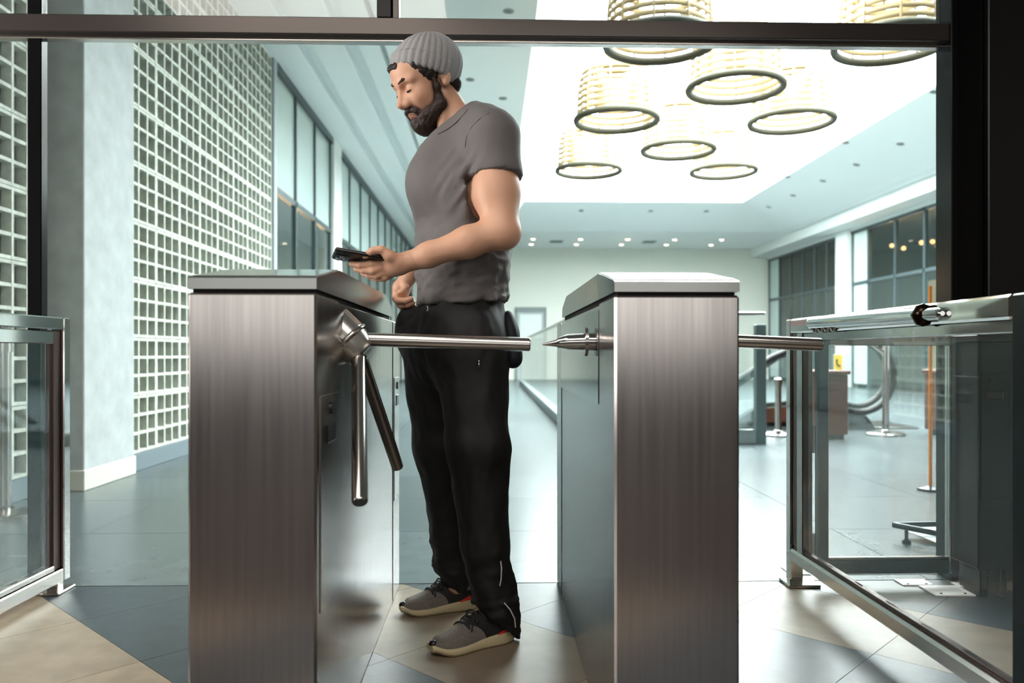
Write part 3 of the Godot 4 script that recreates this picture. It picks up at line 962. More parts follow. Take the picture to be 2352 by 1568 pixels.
	part("hinge", MB.new().tube([Vector3(0.034, 0.12, 0), Vector3(0.034, 0.2, 0)], 0.012, 12).done(), M.chrome, g)
	# dark pedestal that holds the swing gate
	var p := thing("gate_pedestal", "black steel pedestal with service panel and slot at the gate's closing side", "cabinet", Vector3(1.735, 0, -2.79))
	part("body", cspan(0.0, 0.142, 0.1, 0.915, 0.0, 0.17, 0.004), M.dark_steel, p)
	part("lid", cspan(-0.012, 0.154, 0.915, 0.938, -0.014, 0.18, 0.004), M.black_panel, p)
	part("service_panel", cspan(0.01, 0.118, 0.35, 0.802, -0.004, 0.001, 0.001), M.dark_steel, p)
	part("keyhole", MB.new().tube([Vector3(0.05, 0.775, 0.002), Vector3(0.05, 0.775, 0.009)], 0.012, 14).done(), M.black_plastic, p)
	part("coin_slot", cspan(0.025, 0.085, 0.707, 0.737, -0.012, -0.002, 0.003), M.black_plastic, p)
	part("foot", cspan(0.02, 0.05, 0.0, 0.1, 0.02, 0.15, 0.003), M.dark_steel, p)
	part("foot", cspan(0.09, 0.12, 0.0, 0.1, 0.02, 0.15, 0.003), M.dark_steel, p)
	part("arm", MB.new().tube([Vector3(0.142, 0.54, -0.1), Vector3(0.2, 0.62, 0.05)], 0.01, 10).done(), M.chrome, p, "thin chrome arm")


# ------------------------------------------------------------------ turnstiles

func lid_mesh(x0: float, x1: float) -> ArrayMesh:
	# profile along the cabinet: front lip, rise to a ridge, flat, steep fall at the rear
	var prof := [Vector2(0.0, 0.997), Vector2(0.0, 1.018), Vector2(0.012, 1.022), Vector2(0.24, 1.058), Vector2(1.04, 1.062), Vector2(1.19, 1.03), Vector2(1.195, 0.997)]
	var m := MB.new()
	var pts := []
	for q: Vector2 in prof:
		pts.append(Vector3(x0, q.y, -q.x))
	return m.prism(pts, Vector3(x1 - x0, 0, 0)).done()


func turnstile(called_label: String, x0: float, x1: float, z: float, arm_side: float, arms_low: bool, reach: float) -> Node3D:
	var o := thing("turnstile", called_label, "turnstile", Vector3(0, 0, -z))
	# end columns and the body between them
	part("front_column", cspan(x0, x1, 0.0, 0.99, 0.0, 0.235, 0.005), M.steel, o)
	part("body", cspan(x0 + 0.002, x1 - 0.002, 0.0, 0.985, 0.237, 1.225, 0.003), M.steel, o)
	part("rear_column", cspan(x0, x1, 0.0, 0.985, 1.227, 1.415, 0.005), M.steel, o)
	part("shadow_gap", span(x0 + 0.008, x1 - 0.008, 0.985, 0.998, 0.008, 1.18), M.dark_gap, o, "black gap under the lid")
	part("lid", lid_mesh(x0, x1), M.lid, o)
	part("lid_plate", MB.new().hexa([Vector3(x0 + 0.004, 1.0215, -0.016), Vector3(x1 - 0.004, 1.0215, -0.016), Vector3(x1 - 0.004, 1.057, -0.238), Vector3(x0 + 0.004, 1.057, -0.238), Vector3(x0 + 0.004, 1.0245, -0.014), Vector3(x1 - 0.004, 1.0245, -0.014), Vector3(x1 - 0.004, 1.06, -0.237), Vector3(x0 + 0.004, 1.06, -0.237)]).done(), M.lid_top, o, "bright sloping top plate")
	# service panels on the side that faces the open lane
	var xs := x1 if arm_side > 0 else x0
	for zz: float in [0.03, 1.25]:
		var w := 0.19 if zz < 0.1 else 0.14
		part("service_panel", cspan(xs - 0.003, xs + 0.0025, 0.35, 0.785, zz, zz + w, 0.001), M.satin, o)
		part("keyhole", MB.new().tube([Vector3(xs + 0.002, 0.755, -(zz + w * 0.55)), Vector3(xs + 0.006, 0.755, -(zz + w * 0.55))], 0.014, 14).done(), M.black_plastic, o)
		part("card_slot", cspan(xs - 0.004, xs + 0.005, 0.683, 0.722, zz + w * 0.3, zz + w * 0.75, 0.002), M.black_plastic, o)
	# tripod: hub tilted 45 degrees outwards and down, arms at 45 degrees to its axis
	var hub := Vector3(xs, 0.905, -0.33)
	var sgn := arm_side
	var axis := Vector3(sgn, -1, 0).normalized()
	var e1 := Vector3(sgn, 1, 0).normalized()
	var e2 := Vector3(0, 0, 1)
	var hb := Basis(e1, axis, e2)
	part("hub", MB.new().lathe([Vector2(0.05, -0.05), Vector2(0.051, 0.0), Vector2(0.051, 0.0), Vector2(0.047, 0.015), Vector2(0.047, 0.015), Vector2(0.041, 0.042), Vector2(0.036, 0.05), Vector2(0.036, 0.05), Vector2(0.001, 0.052)], hub, 28, hb).done(), M.hub, o)
	part("hub_collar", MB.new().lathe([Vector2(0.047, 0.0), Vector2(0.054, 0.003), Vector2(0.054, 0.01), Vector2(0.047, 0.013)], hub, 28, hb).done(), M.satin, o)
	# arms: one level across the lane, two hanging
	var ends := [Vector3(reach * sgn, 0.892, -0.335)]
	if arms_low:
		ends += [Vector3(xs + 0.08, 0.572, -0.028), Vector3(xs + 0.085, 0.558, -0.63)]
	for b: Vector3 in ends:
		var a := hub + axis * 0.035 + (b - hub).normalized() * 0.03
		if b == ends[0]:
			a = Vector3(xs + 0.03 * sgn, 0.904, -0.335)
		var d := (b - a).normalized()
		part("arm", MB.new().tube([a, a + d * 0.002, b - d * 0.003, b], [0.0155, 0.0165, 0.0165, 0.014], 20).done(), M.satin, o)
	return o


func build_turnstiles() -> void:
	var a := turnstile("brushed steel turnstile whose bar crosses in front of the man", -0.592, -0.3415, 1.572, 1.0, true, 0.095)
	a.set_meta("group", "turnstiles")
	var b := turnstile("brushed steel turnstile standing behind the man's back", 0.2535, 0.512, 1.625, 1.0, false, 0.822)
	b.set_meta("group", "turnstiles")
	# polished reader panel with an angled lower edge, and the lock spindle, on the side that faces the man
	var x := 0.2535
	part("reader_panel", MB.new().prism([Vector3(x - 0.001, 0.975, -0.2375), Vector3(x - 0.001, 0.975, -1.22), Vector3(x - 0.001, 0.75, -1.22), Vector3(x - 0.001, 0.75, -0.2375)], Vector3(-0.0006, 0, 0)).done(), M.polished, b)
	part("spindle", MB.new().tube([Vector3(x, 0.9, -0.36), Vector3(x - 0.02, 0.9, -0.36)], 0.022, 20).done(), M.chrome, b)
	part("spindle_flange", MB.new().tube([Vector3(x - 0.012, 0.9, -0.36), Vector3(x - 0.02, 0.9, -0.36)], 0.036, 24).done(), M.satin, b)
	part("spindle_tip", MB.new().tube([Vector3(x - 0.02, 0.9, -0.36), Vector3(x - 0.06, 0.899, -0.36), Vector3(x - 0.085, 0.897, -0.36), Vector3(x - 0.09, 0.896, -0.36), Vector3(x - 0.125, 0.893, -0.36)], [0.021, 0.019, 0.013, 0.009, 0.002], 16).done(), M.chrome, b)


# ------------------------------------------------------------------ the person

class Prim:
	var kind := 0          # 0 capsule, 1 ellipsoid, 2 half space
	var op := 0            # 0 add, 1 take away, 2 keep only
	var a: Vector3
	var ba: Vector3
	var bb := 1.0
	var ra := 0.0
	var dr := 0.0
	var k := 0.01
	var st := 0.0
	var sd: Vector3
	var inv: Basis
	var r: Vector3
	var r2: Vector3

	func d(p: Vector3) -> float:
		if kind == 0:
			var pa := p - a
			if st != 0.0:
				pa += sd * (sd.dot(pa) * st)
			var h := clampf(pa.dot(ba) / bb, 0.0, 1.0)
			return (pa - ba * h).length() - ra - dr * h
		if kind == 1:
			var q := inv * (p - a)
			var k1 := (q / r2).length()
			if k1 < 1e-6:
				return -minf(r.x, minf(r.y, r.z))
			var k0 := (q / r).length()
			return k0 * (k0 - 1.0) / k1
		return (p - a).dot(sd)


func cap(a: Vector3, b: Vector3, ra: float, rb: float, k := 0.01, sd := Vector3.ZERO, stretch := 1.0) -> Prim:
	# a tapered capsule, stretched along sd
	var p := Prim.new()
	p.a = a
	p.ba = b - a
	if stretch != 1.0:
		p.sd = sd
		p.st = 1.0 / stretch - 1.0
		p.ba += sd * (sd.dot(p.ba) * p.st)
	p.bb = maxf(p.ba.length_squared(), 1e-9)
	p.ra = ra
	p.dr = rb - ra
	p.k = k
	return p


func ell(c: Vector3, r: Vector3, b: Basis, k := 0.01) -> Prim:
	var p := Prim.new()
	p.kind = 1
	p.a = c
	p.inv = b.inverse()
	p.r = r
	p.r2 = r * r
	p.k = k
	return p


func ball(c: Vector3, r: float, k := 0.01) -> Prim:
	return cap(c, c + Vector3(0, 1e-4, 0), r, r, k)


func minus(p: Prim) -> Prim:
	p.op = 1
	return p


func keep(point: Vector3, normal: Vector3, k := 0.002) -> Prim:
	# keeps what lies behind the plane; normal points to what is cut away
	var p := Prim.new()
	p.kind = 2
	p.op = 2
	p.a = point
	p.sd = normal.normalized()
	p.k = k
	return p


func field(prims: Array, p: Vector3) -> float:
	var d := 1.0
	for q: Prim in prims:
		var e := q.d(p)
		if q.op == 0:
			var h := maxf(q.k - absf(d - e), 0.0) / q.k
			d = minf(d, e) - h * h * q.k * 0.25
		else:
			if q.op == 1:
				e = -e
			var h := maxf(q.k - absf(d - e), 0.0) / q.k
			d = maxf(d, e) + h * h * q.k * 0.25
	return d


func nets(m: MB, prims: Array, lo: Vector3, hi: Vector3, cell: float, disp = null, paint = null) -> void:
	# surface nets over the field of the prims
	var nx := int((hi.x - lo.x) / cell) + 2
	var ny := int((hi.y - lo.y) / cell) + 2
	var nz := int((hi.z - lo.z) / cell) + 2
	var sy := nx
	var sz := nx * ny
	var val := PackedFloat32Array()
	val.resize(nx * ny * nz)
	val.fill(9.0)
	var B := 6
	var R := cell * B * 0.9 + cell * 2.0
	var live := []
	var wavy := disp != null
	for bz in range(0, nz, B):
		for by in range(0, ny, B):
			for bx in range(0, nx, B):
				var mid := lo + Vector3(bx + B * 0.5, by + B * 0.5, bz + B * 0.5) * cell
				var some := []
				var near := 9.0
				for q: Prim in prims:
					var e := q.d(mid)
					if q.op == 0:
						if e < R + q.k + 0.01:
							some.append(q)
							near = minf(near, e)
					elif q.op == 1:
						if e < R + q.k:
							some.append(q)
					else:
						some.append(q)
				if near > 8.0:
					continue
				var f := field(some, mid)
				if absf(f) > R + 0.012:
					continue
				live.append(Vector3i(bx, by, bz))
				for z in range(bz, mini(bz + B, nz)):
					for y in range(by, mini(by + B, ny)):
						var i := z * sz + y * sy + bx
						for x in range(bx, mini(bx + B, nx)):
							var p := lo + Vector3(x, y, z) * cell
							var d := field(some, p)
							if wavy and absf(d) < 0.03:
								d += disp.call(p)
							val[i] = d
							i += 1
	var vid := PackedInt32Array()
	vid.resize(val.size())
	vid.fill(-1)
	var base := m.v.size()
	var corner := PackedInt32Array([0, 1, sy, sy + 1, sz, sz + 1, sz + sy, sz + sy + 1])
	var edges := PackedInt32Array([0, 1, 2, 3, 4, 5, 6, 7, 0, 2, 1, 3, 4, 6, 5, 7, 0, 4, 1, 5, 2, 6, 3, 7])
	var cells := []
	var cv := PackedFloat32Array()
	cv.resize(8)
	for b: Vector3i in live:
		for z in range(b.z, mini(b.z + B, nz - 1)):
			for y in range(b.y, mini(b.y + B, ny - 1)):
				for x in range(b.x, mini(b.x + B, nx - 1)):
					var i := z * sz + y * sy + x
					var pos := 0
					var bad := false
					for k in 8:
						var w := val[i + corner[k]]
						if w > 8.0:
							bad = true
							break
						cv[k] = w
						if w > 0.0:
							pos += 1
					if bad or pos == 0 or pos == 8:
						continue
					var sum := Vector3.ZERO
					var cnt := 0
					for k in 12:
						var e0 := edges[k * 2]
						var e1 := edges[k * 2 + 1]
						var w0 := cv[e0]
						var w1 := cv[e1]
						if (w0 > 0.0) == (w1 > 0.0):
							continue
						var t := w0 / (w0 - w1)
						var p0 := Vector3(e0 & 1, (e0 >> 1) & 1, e0 >> 2)
						var p1 := Vector3(e1 & 1, (e1 >> 1) & 1, e1 >> 2)
						sum += p0.lerp(p1, t)
						cnt += 1
					vid[i] = m.v.size()
					var at := lo + (Vector3(x, y, z) + sum / cnt) * cell
					m.v.append(at)
					m.n.append(Vector3.ZERO)
					if paint != null:
						m.c.append(paint.call(at))
					cells.append(i)
	var acc := PackedVector3Array()
	acc.resize(m.v.size() - base)
	var step := [1, sy, sz]
	for i: int in cells:
		for a in 3:
			var s0: int = step[a]
			var j := i + s0
			if j >= val.size() or val[j] > 8.0:
				continue
			var w0 := val[i]
			var w1 := val[j]
			if (w0 > 0.0) == (w1 > 0.0):
				continue
			var s1: int = step[(a + 1) % 3]
			var s2: int = step[(a + 2) % 3]
			if i - s1 - s2 < 0:
				continue
			var q0 := vid[i]
			var q1 := vid[i - s1]
			var q2 := vid[i - s1 - s2]
			var q3 := vid[i - s2]
			if q0 < 0 or q1 < 0 or q2 < 0 or q3 < 0:
				continue
			var nn := (m.v[q2] - m.v[q0]).cross(m.v[q3] - m.v[q1])
			# outside is where the field is positive
			var out := Vector3(1 if a == 0 else 0, 1 if a == 1 else 0, 1 if a == 2 else 0)
			if w0 > 0.0:
				out = -out
			if nn.dot(out) < 0.0:
				nn = -nn
			for q in [q0, q1, q2, q3]:
				acc[q - base] += nn
			m.tri(q0, q1, q2, nn)
			m.tri(q0, q2, q3, nn)
	for k in acc.size():
		m.n[base + k] = acc[k].normalized()


func around(prims: Array, pad: float) -> Array:
	# a box round the added capsules and ellipsoids
	var lo := Vector3.ONE * 1e9
	var hi := -lo
	for q: Prim in prims:
		if q.op != 0:
			continue
		var r := maxf(q.ra, q.ra + q.dr)
		if q.kind == 1:
			r = maxf(q.r.x, maxf(q.r.y, q.r.z))
		if q.st != 0.0:
			r /= (1.0 + q.st)
		var e := q.a + q.ba
		lo = lo.min(q.a - Vector3.ONE * r).min(e - Vector3.ONE * r)
		hi = hi.max(q.a + Vector3.ONE * r).max(e + Vector3.ONE * r)
	return [lo - Vector3.ONE * pad, hi + Vector3.ONE * pad]


func mesh_of(prims: Array, cell: float, disp = null, paint = null, into: MB = null) -> MB:
	var m := into if into else MB.new()
	var box := around(prims, cell * 3.0)
	nets(m, prims, box[0], box[1], cell, disp, paint)
	return m


func build_person() -> void:
	build_man()


func build_man() -> void:
	var man := thing("person", "bearded man in grey beanie, grey T-shirt and black track pants looking at a phone", "person")
	var bf := Vector3(-0.94, 0, 0.342)   # where his chest points
	var bl := Vector3(0.342, 0, 0.94)    # his left, towards the viewer
	var fold := FastNoiseLite.new()
	fold.seed = 4
	fold.frequency = 1.0
	fold.fractal_octaves = 3
	# head axes
	var yaw := deg_to_rad(35.0)
	var pitch := deg_to_rad(28.0)
	var f0 := Vector3(-cos(yaw), 0, sin(yaw))
	var hf := f0 * cos(pitch) - Vector3.UP * sin(pitch)
	var hu := f0 * sin(pitch) + Vector3.UP * cos(pitch)
	var hl := Vector3(sin(yaw), 0, cos(yaw))
	var hb := Basis(hf, hu, hl)
	var ho := pp(975, 184, 2.47)
	var H := func(f: float, u: float, l: float) -> Vector3: return ho + hf * f + hu * u + hl * l
	# ---- shared joints
	var shoulder := pp(1133, 325, 2.345)
	var elbow := pp(1152, 530, 2.29)
	var wrist := pp(945, 598, 2.3)
	var shoulder_r := pp(1040, 320, 2.69)
	var elbow_r := pp(1045, 500, 2.74)
	var wrist_r := pp(936, 640, 2.64)
	var neck_lo := pp(1052, 288, 2.5)
	# ---- skin
	var tone := Color(0.6, 0.35, 0.235)
	var blush := Color(0.58, 0.28, 0.18)
	var lip := Color(0.42, 0.17, 0.13)
	var freckle := FastNoiseLite.new()
	freckle.seed = 8
	freckle.frequency = 22.0
	var mouth: Vector3 = H.call(0.1, -0.083, 0.0)
	var nose: Vector3 = H.call(0.118, -0.045, 0.0)
	var cheek: Vector3 = H.call(0.075, -0.045, 0.04)
	# the beard, and the stubble that fades into the skin round it
	var beard := [
		ell(H.call(0.068, -0.118, 0), Vector3(0.036, 0.031, 0.036), hb, 0.02), cap(H.call(0.06, -0.105, 0.03), H.call(0.02, -0.085, 0.056), 0.025, 0.021, 0.02), cap(H.call(0.02, -0.085, 0.054), H.call(0.012, -0.035, 0.064), 0.0165, 0.0105, 0.015), cap(H.call(0.012, -0.035, 0.064), H.call(0.014, 0.012, 0.068), 0.0105, 0.008, 0.01),
		cap(H.call(0.06, -0.105, -0.03), H.call(0.02, -0.085, -0.056), 0.025, 0.021, 0.02), cap(H.call(0.02, -0.085, -0.054), H.call(0.012, -0.035, -0.064), 0.0165, 0.0105, 0.015), cap(H.call(0.012, -0.035, -0.064), H.call(0.014, 0.012, -0.068), 0.0105, 0.008, 0.01),
		cap(H.call(0.101, -0.0655, 0.004), H.call(0.09, -0.073, 0.023), 0.008, 0.008, 0.006), cap(H.call(0.09, -0.07, 0.022), H.call(0.074, -0.092, 0.034), 0.008, 0.012, 0.01), cap(H.call(0.101, -0.0655, -0.004), H.call(0.09, -0.073, -0.023), 0.008, 0.008, 0.006), cap(H.call(0.09, -0.07, -0.022), H.call(0.074, -0.092, -0.034), 0.008, 0.012, 0.01),
		ell(H.call(0.045, -0.095, 0.042), Vector3(0.03, 0.024, 0.016), hb, 0.015), ell(H.call(0.088, -0.103, 0), Vector3(0.014, 0.012, 0.021), hb, 0.01), ell(H.call(0.06, -0.14, 0), Vector3(0.026, 0.018, 0.026), hb, 0.015),
	]
	var skin_paint := func(p: Vector3) -> Color:
		var c := tone.lerp(blush, clampf(0.45 + freckle.get_noise_3dv(p) * 0.5, 0.0, 1.0) * 0.5)
		c = c.lerp(blush, 0.6 * clampf(1.0 - p.distance_to(nose) / 0.03, 0.0, 1.0))
		c = c.lerp(blush, 0.4 * clampf(1.0 - p.distance_to(cheek) / 0.04, 0.0, 1.0))
		c = c.lerp(lip, 0.8 * clampf(1.9 - p.distance_to(mouth) / 0.0095, 0.0, 1.0))
		if p.distance_squared_to(ho) < 0.04:
			c = c.lerp(Color(0.13, 0.07, 0.045), 0.75 * clampf(1.0 - field(beard, p) / 0.009, 0.0, 1.0))
		return c
	var body := MB.new()
	var waist := pp(1062, 690, 2.52)
	var arms := [
		cap(shoulder, pp(1142, 440, 2.325), 0.058, 0.062, 0.03), cap(pp(1142, 440, 2.325), elbow, 0.0635, 0.051, 0.03), ell(pp(1133, 440, 2.315), Vector3(0.05, 0.08, 0.045), Basis.IDENTITY, 0.03),
		ball(pp(1163, 540, 2.29), 0.035, 0.03), cap(elbow, pp(1075, 556, 2.28), 0.047, 0.0445, 0.02), cap(pp(1075, 556, 2.28), pp(985, 585, 2.285), 0.0445, 0.033, 0.02), cap(pp(985, 585, 2.285), wrist, 0.033, 0.027, 0.02, Vector3(0.25, 0.9, 0.3).normalized(), 1.12),
		cap(shoulder_r, elbow_r, 0.055, 0.045, 0.03), cap(elbow_r, wrist_r, 0.043, 0.028, 0.02),
		cap(pp(1062, 690, 2.52), pp(1062, 560, 2.52), 0.09, 0.1, 0.05, bl, 1.25), cap(pp(1062, 470, 2.52), pp(1075, 350, 2.52), 0.12, 0.1, 0.05, bl, 1.4), cap(shoulder_r, shoulder, 0.05, 0.05, 0.04), cap(neck_lo, pp(1070, 350, 2.52), 0.05, 0.08, 0.04),
		cap(pp(1075, 800, 2.45), pp(1080, 1040, 2.42), 0.08, 0.06, 0.03), cap(pp(1080, 1040, 2.42), pp(1122, 1400, 2.41), 0.055, 0.035, 0.03), cap(pp(1020, 800, 2.6), pp(1010, 1040, 2.64), 0.08, 0.06, 0.03), cap(pp(1010, 1040, 2.64), pp(1050, 1340, 2.7), 0.055, 0.035, 0.03),
	]
	mesh_of(arms, 0.0085, null, skin_paint, body)
	# head and neck
	var head := [
		ell(H.call(-0.012, 0.03, 0), Vector3(0.098, 0.093, 0.076), hb, 0.02), ell(H.call(0.045, 0.03, 0), Vector3(0.052, 0.055, 0.06), hb, 0.03), ell(H.call(0.045, -0.045, 0), Vector3(0.05, 0.07, 0.056), hb, 0.03),
		ell(H.call(0.03, -0.09, 0), Vector3(0.055, 0.036, 0.05), hb, 0.025), ball(H.call(0.074, -0.113, 0), 0.022, 0.025),
		cap(H.call(0.095, 0.0, 0), H.call(0.1165, -0.04, 0), 0.007, 0.0092, 0.011), ball(H.call(0.1195, -0.0445, 0), 0.0095, 0.008), ball(H.call(0.106, -0.0485, 0.0115), 0.0075, 0.006), ball(H.call(0.106, -0.0485, -0.0115), 0.0075, 0.006), minus(ball(H.call(0.11, -0.0565, 0.006), 0.0032, 0.003)), minus(ball(H.call(0.11, -0.0565, -0.006), 0.0032, 0.003)), cap(H.call(0.092, -0.03, 0.012), H.call(0.104, -0.048, 0.01), 0.009, 0.008, 0.014), cap(H.call(0.092, -0.03, -0.012), H.call(0.104, -0.048, -0.01), 0.009, 0.008, 0.014),
		cap(H.call(0.092, 0.014, 0.012), H.call(0.076, 0.015, 0.047), 0.0095, 0.009, 0.016), cap(H.call(0.092, 0.014, -0.012), H.call(0.076, 0.015, -0.047), 0.0095, 0.009, 0.016),
		minus(ell(H.call(0.1, -0.007, 0.031), Vector3(0.018, 0.014, 0.019), hb, 0.012)), minus(ell(H.call(0.1, -0.007, -0.031), Vector3(0.018, 0.014, 0.019), hb, 0.012)),
		ball(H.call(0.079, -0.009, 0.031), 0.0137, 0.004), ball(H.call(0.079, -0.009, -0.031), 0.0137, 0.004),
		minus(ell(H.call(0.0925, -0.0178, 0.031), Vector3(0.008, 0.0026, 0.0095), hb, 0.0015)), minus(ell(H.call(0.0925, -0.0178, -0.031), Vector3(0.008, 0.0026, 0.0095), hb, 0.0015)),
		ball(H.call(0.066, -0.038, 0.036), 0.022, 0.025), ball(H.call(0.066, -0.038, -0.036), 0.022, 0.025),
		cap(H.call(0.093, -0.078, -0.018), H.call(0.097, -0.077, 0.0), 0.0045, 0.0055, 0.006), cap(H.call(0.097, -0.077, 0.0), H.call(0.093, -0.078, 0.018), 0.0055, 0.0045, 0.006),
		cap(H.call(0.09, -0.0865, -0.015), H.call(0.0955, -0.087, 0.0), 0.0045, 0.006, 0.005), cap(H.call(0.0955, -0.087, 0.0), H.call(0.09, -0.0865, 0.015), 0.006, 0.0045, 0.005),
		cap(H.call(-0.03, -0.05, 0), neck_lo, 0.052, 0.057, 0.025), cap(neck_lo, pp(1060, 330, 2.5), 0.057, 0.075, 0.02), cap(H.call(-0.01, -0.06, 0.05), pp(1015, 300, 2.45), 0.016, 0.014, 0.02),
		ell(H.call(-0.022, -0.008, 0.077), Vector3(0.018, 0.031, 0.009), hb * Basis(Vector3.UP, 0.35), 0.006), minus(ell(H.call(-0.017, -0.006, 0.089), Vector3(0.009, 0.018, 0.007), hb * Basis(Vector3.UP, 0.35), 0.006)), ball(H.call(-0.012, -0.034, 0.076), 0.009, 0.008),
	]
	mesh_of(head, 0.0032, null, skin_paint, body)
	hands(body, skin_paint, wrist, wrist_r)
	part("body", body.done(), M.skin, man)
	# ---- face details
	var hairy := func(p: Vector3) -> float:
		var q := hb.inverse() * (p - ho)
		return 0.0022 * fold.get_noise_3d(q.x * 260.0, q.y * 60.0, q.z * 260.0) + 0.0025 * fold.get_noise_3dv(p * 55.0)
	var brow := [cap(H.call(0.1005, 0.015, 0.013), H.call(0.0945, 0.0205, 0.031), 0.0042, 0.0048, 0.004), cap(H.call(0.0945, 0.0205, 0.031), H.call(0.079, 0.017, 0.053), 0.0046, 0.002, 0.004)]
	part("eyebrow", mesh_of(brow, 0.0019).done(), M.brow, man)
	var brow2 := [cap(H.call(0.1005, 0.015, -0.013), H.call(0.0945, 0.0205, -0.031), 0.0042, 0.0048, 0.004), cap(H.call(0.0945, 0.0205, -0.031), H.call(0.079, 0.017, -0.053), 0.0046, 0.002, 0.004)]
	part("eyebrow", mesh_of(brow2, 0.0019).done(), M.brow, man)
	for s: float in [1.0, -1.0]:
		part("eyeball", mesh_of([ball(H.call(0.0785, -0.0105, s * 0.031), 0.0123, 0.001)], 0.0022).done(), flat(0.62, 0.55, 0.52, 0.2), man)
		part("iris", MB.new().lathe([Vector2(0.0048, -0.0005), Vector2(0.0046, 0.0012), Vector2(0.0046, 0.0012), Vector2(0.0005, 0.0016)], H.call(0.0785 + 0.0123 * 0.8, -0.0105 - 0.0123 * 0.58, s * 0.031), 14, Basis(hl, (hf * 0.8 - hu * 0.58).normalized(), -(hf * 0.58 + hu * 0.8).normalized())).done(), flat(0.1, 0.06, 0.04, 0.15), man)
		var lash := []
		for j in 7:
			var g := lerpf(-0.9, 0.9, j / 6.0)
			lash.append(H.call(0.0785 + 0.0158 * cos(g), -0.0128 - 0.0035 * cos(g), s * 0.031 + 0.0155 * sin(g)))
		part("eyelash", MB.new().tube(lash, [0.0012, 0.0022, 0.0027, 0.0028, 0.0027, 0.0022, 0.0012], 6).done(), M.brow, man)
	# ---- hair and beard
	part("beard", mesh_of(beard, 0.0029, hairy).done(), M.beard, man)
	var hn := (hb * Vector3(-0.62, 0.785, 0)).normalized()   # its axis, tipped back
	var brim: Vector3 = H.call(0.1, 0.083, 0)
	var hair := [
		ell(H.call(-0.012, 0.03, 0), Vector3(0.103, 0.098, 0.081), hb, 0.01), ell(H.call(0.045, 0.03, 0), Vector3(0.052, 0.045, 0.062), hb, 0.02),
		minus(ell(H.call(0.08, 0.0, 0.0), Vector3(0.062, 0.066, 0.075), hb, 0.008)), minus(ell(H.call(0.02, -0.06, 0.0), Vector3(0.1, 0.062, 0.1), hb, 0.008)),
		ell(H.call(-0.073, -0.045, 0.015), Vector3(0.024, 0.028, 0.05), hb, 0.015), cap(H.call(0.02, 0.035, 0.074), H.call(0.008, 0.0, 0.071), 0.011, 0.009, 0.01), cap(H.call(0.078, 0.065, -0.03), H.call(0.086, 0.062, 0.012), 0.012, 0.01, 0.01), ball(H.call(-0.058, -0.035, 0.055), 0.012, 0.01), cap(H.call(0.055, 0.055, 0.055), H.call(0.0, 0.02, 0.076), 0.009, 0.009, 0.01),
		keep(brim + hn * 0.028, hn),
		minus(ell(H.call(-0.022, -0.012, 0.082), Vector3(0.021, 0.033, 0.024), hb, 0.004)),
	]
	part("hair", mesh_of(hair, 0.0032, hairy).done(), M.hair, man)
	# ---- beanie: ribbed dome with a folded cuff
	var hx := hn.cross(hl).normalized()
	var knit := func(p: Vector3) -> float:
		var q: Vector3 = p - H.call(-0.018, 0.04, 0)
		var g := atan2(q.dot(hl), q.dot(hx))
		var t := q.dot(hn)
		var amp := 0.0024 * clampf((0.115 - t) / 0.05, 0.15, 1.0)
		return -amp * 1.3 * absf(cos(g * 14.0)) + 0.0012 + 0.001 * fold.get_noise_3dv(p * 120.0)
	var wool := [
		ell(H.call(-0.026, 0.035, 0.0), Vector3(0.112, 0.097, 0.09), hb, 0.02), ell(H.call(-0.062, 0.04, 0.0), Vector3(0.082, 0.08, 0.076), hb, 0.03),
		keep(brim, -hn, 0.006),
	]
	part("beanie", mesh_of(wool, 0.0031, knit).done(), M.beanie, man)
	var cuff := [
		ell(H.call(-0.022, 0.033, 0.0), Vector3(0.1165, 0.103, 0.0945), hb, 0.01), keep(brim + hn * 0.045, hn, 0.008), keep(brim - hn * 0.002, -hn, 0.008), minus(ell(H.call(-0.02, 0.036, 0.0), Vector3(0.103, 0.098, 0.082), hb, 0.003)),
	]
	part("beanie_cuff", mesh_of(cuff, 0.0031, knit).done(), M.beanie, man, "folded ribbed cuff")
	# ---- T-shirt
	var drape := func(p: Vector3) -> float:
		var low := clampf((1.32 - p.y) / 0.25, 0.0, 1.0)
		var a := fold.get_noise_3d(p.x * 11.0 + p.y * 8.0, p.y * 34.0 - p.x * 14.0, p.z * 10.0)
		var b := fold.get_noise_3d(p.x * 14.0, p.y * 5.0, p.z * 14.0 + 7.0)
		var pit := clampf(1.0 - p.distance_to(pp(1085, 420, 2.36)) / 0.13, 0.0, 1.0)
		var q := p - pp(1085, 420, 2.36)
		return 0.009 * low * a + 0.005 * b * (0.4 + low) + 0.02 * pit * fold.get_noise_3d((q.x * 0.8 - q.y * 0.6) * 38.0, (q.x * 0.6 + q.y * 0.8) * 6.0, q.z * 10.0)
	var hem_dir := Vector3(0, -1, 0) + bf * -0.08
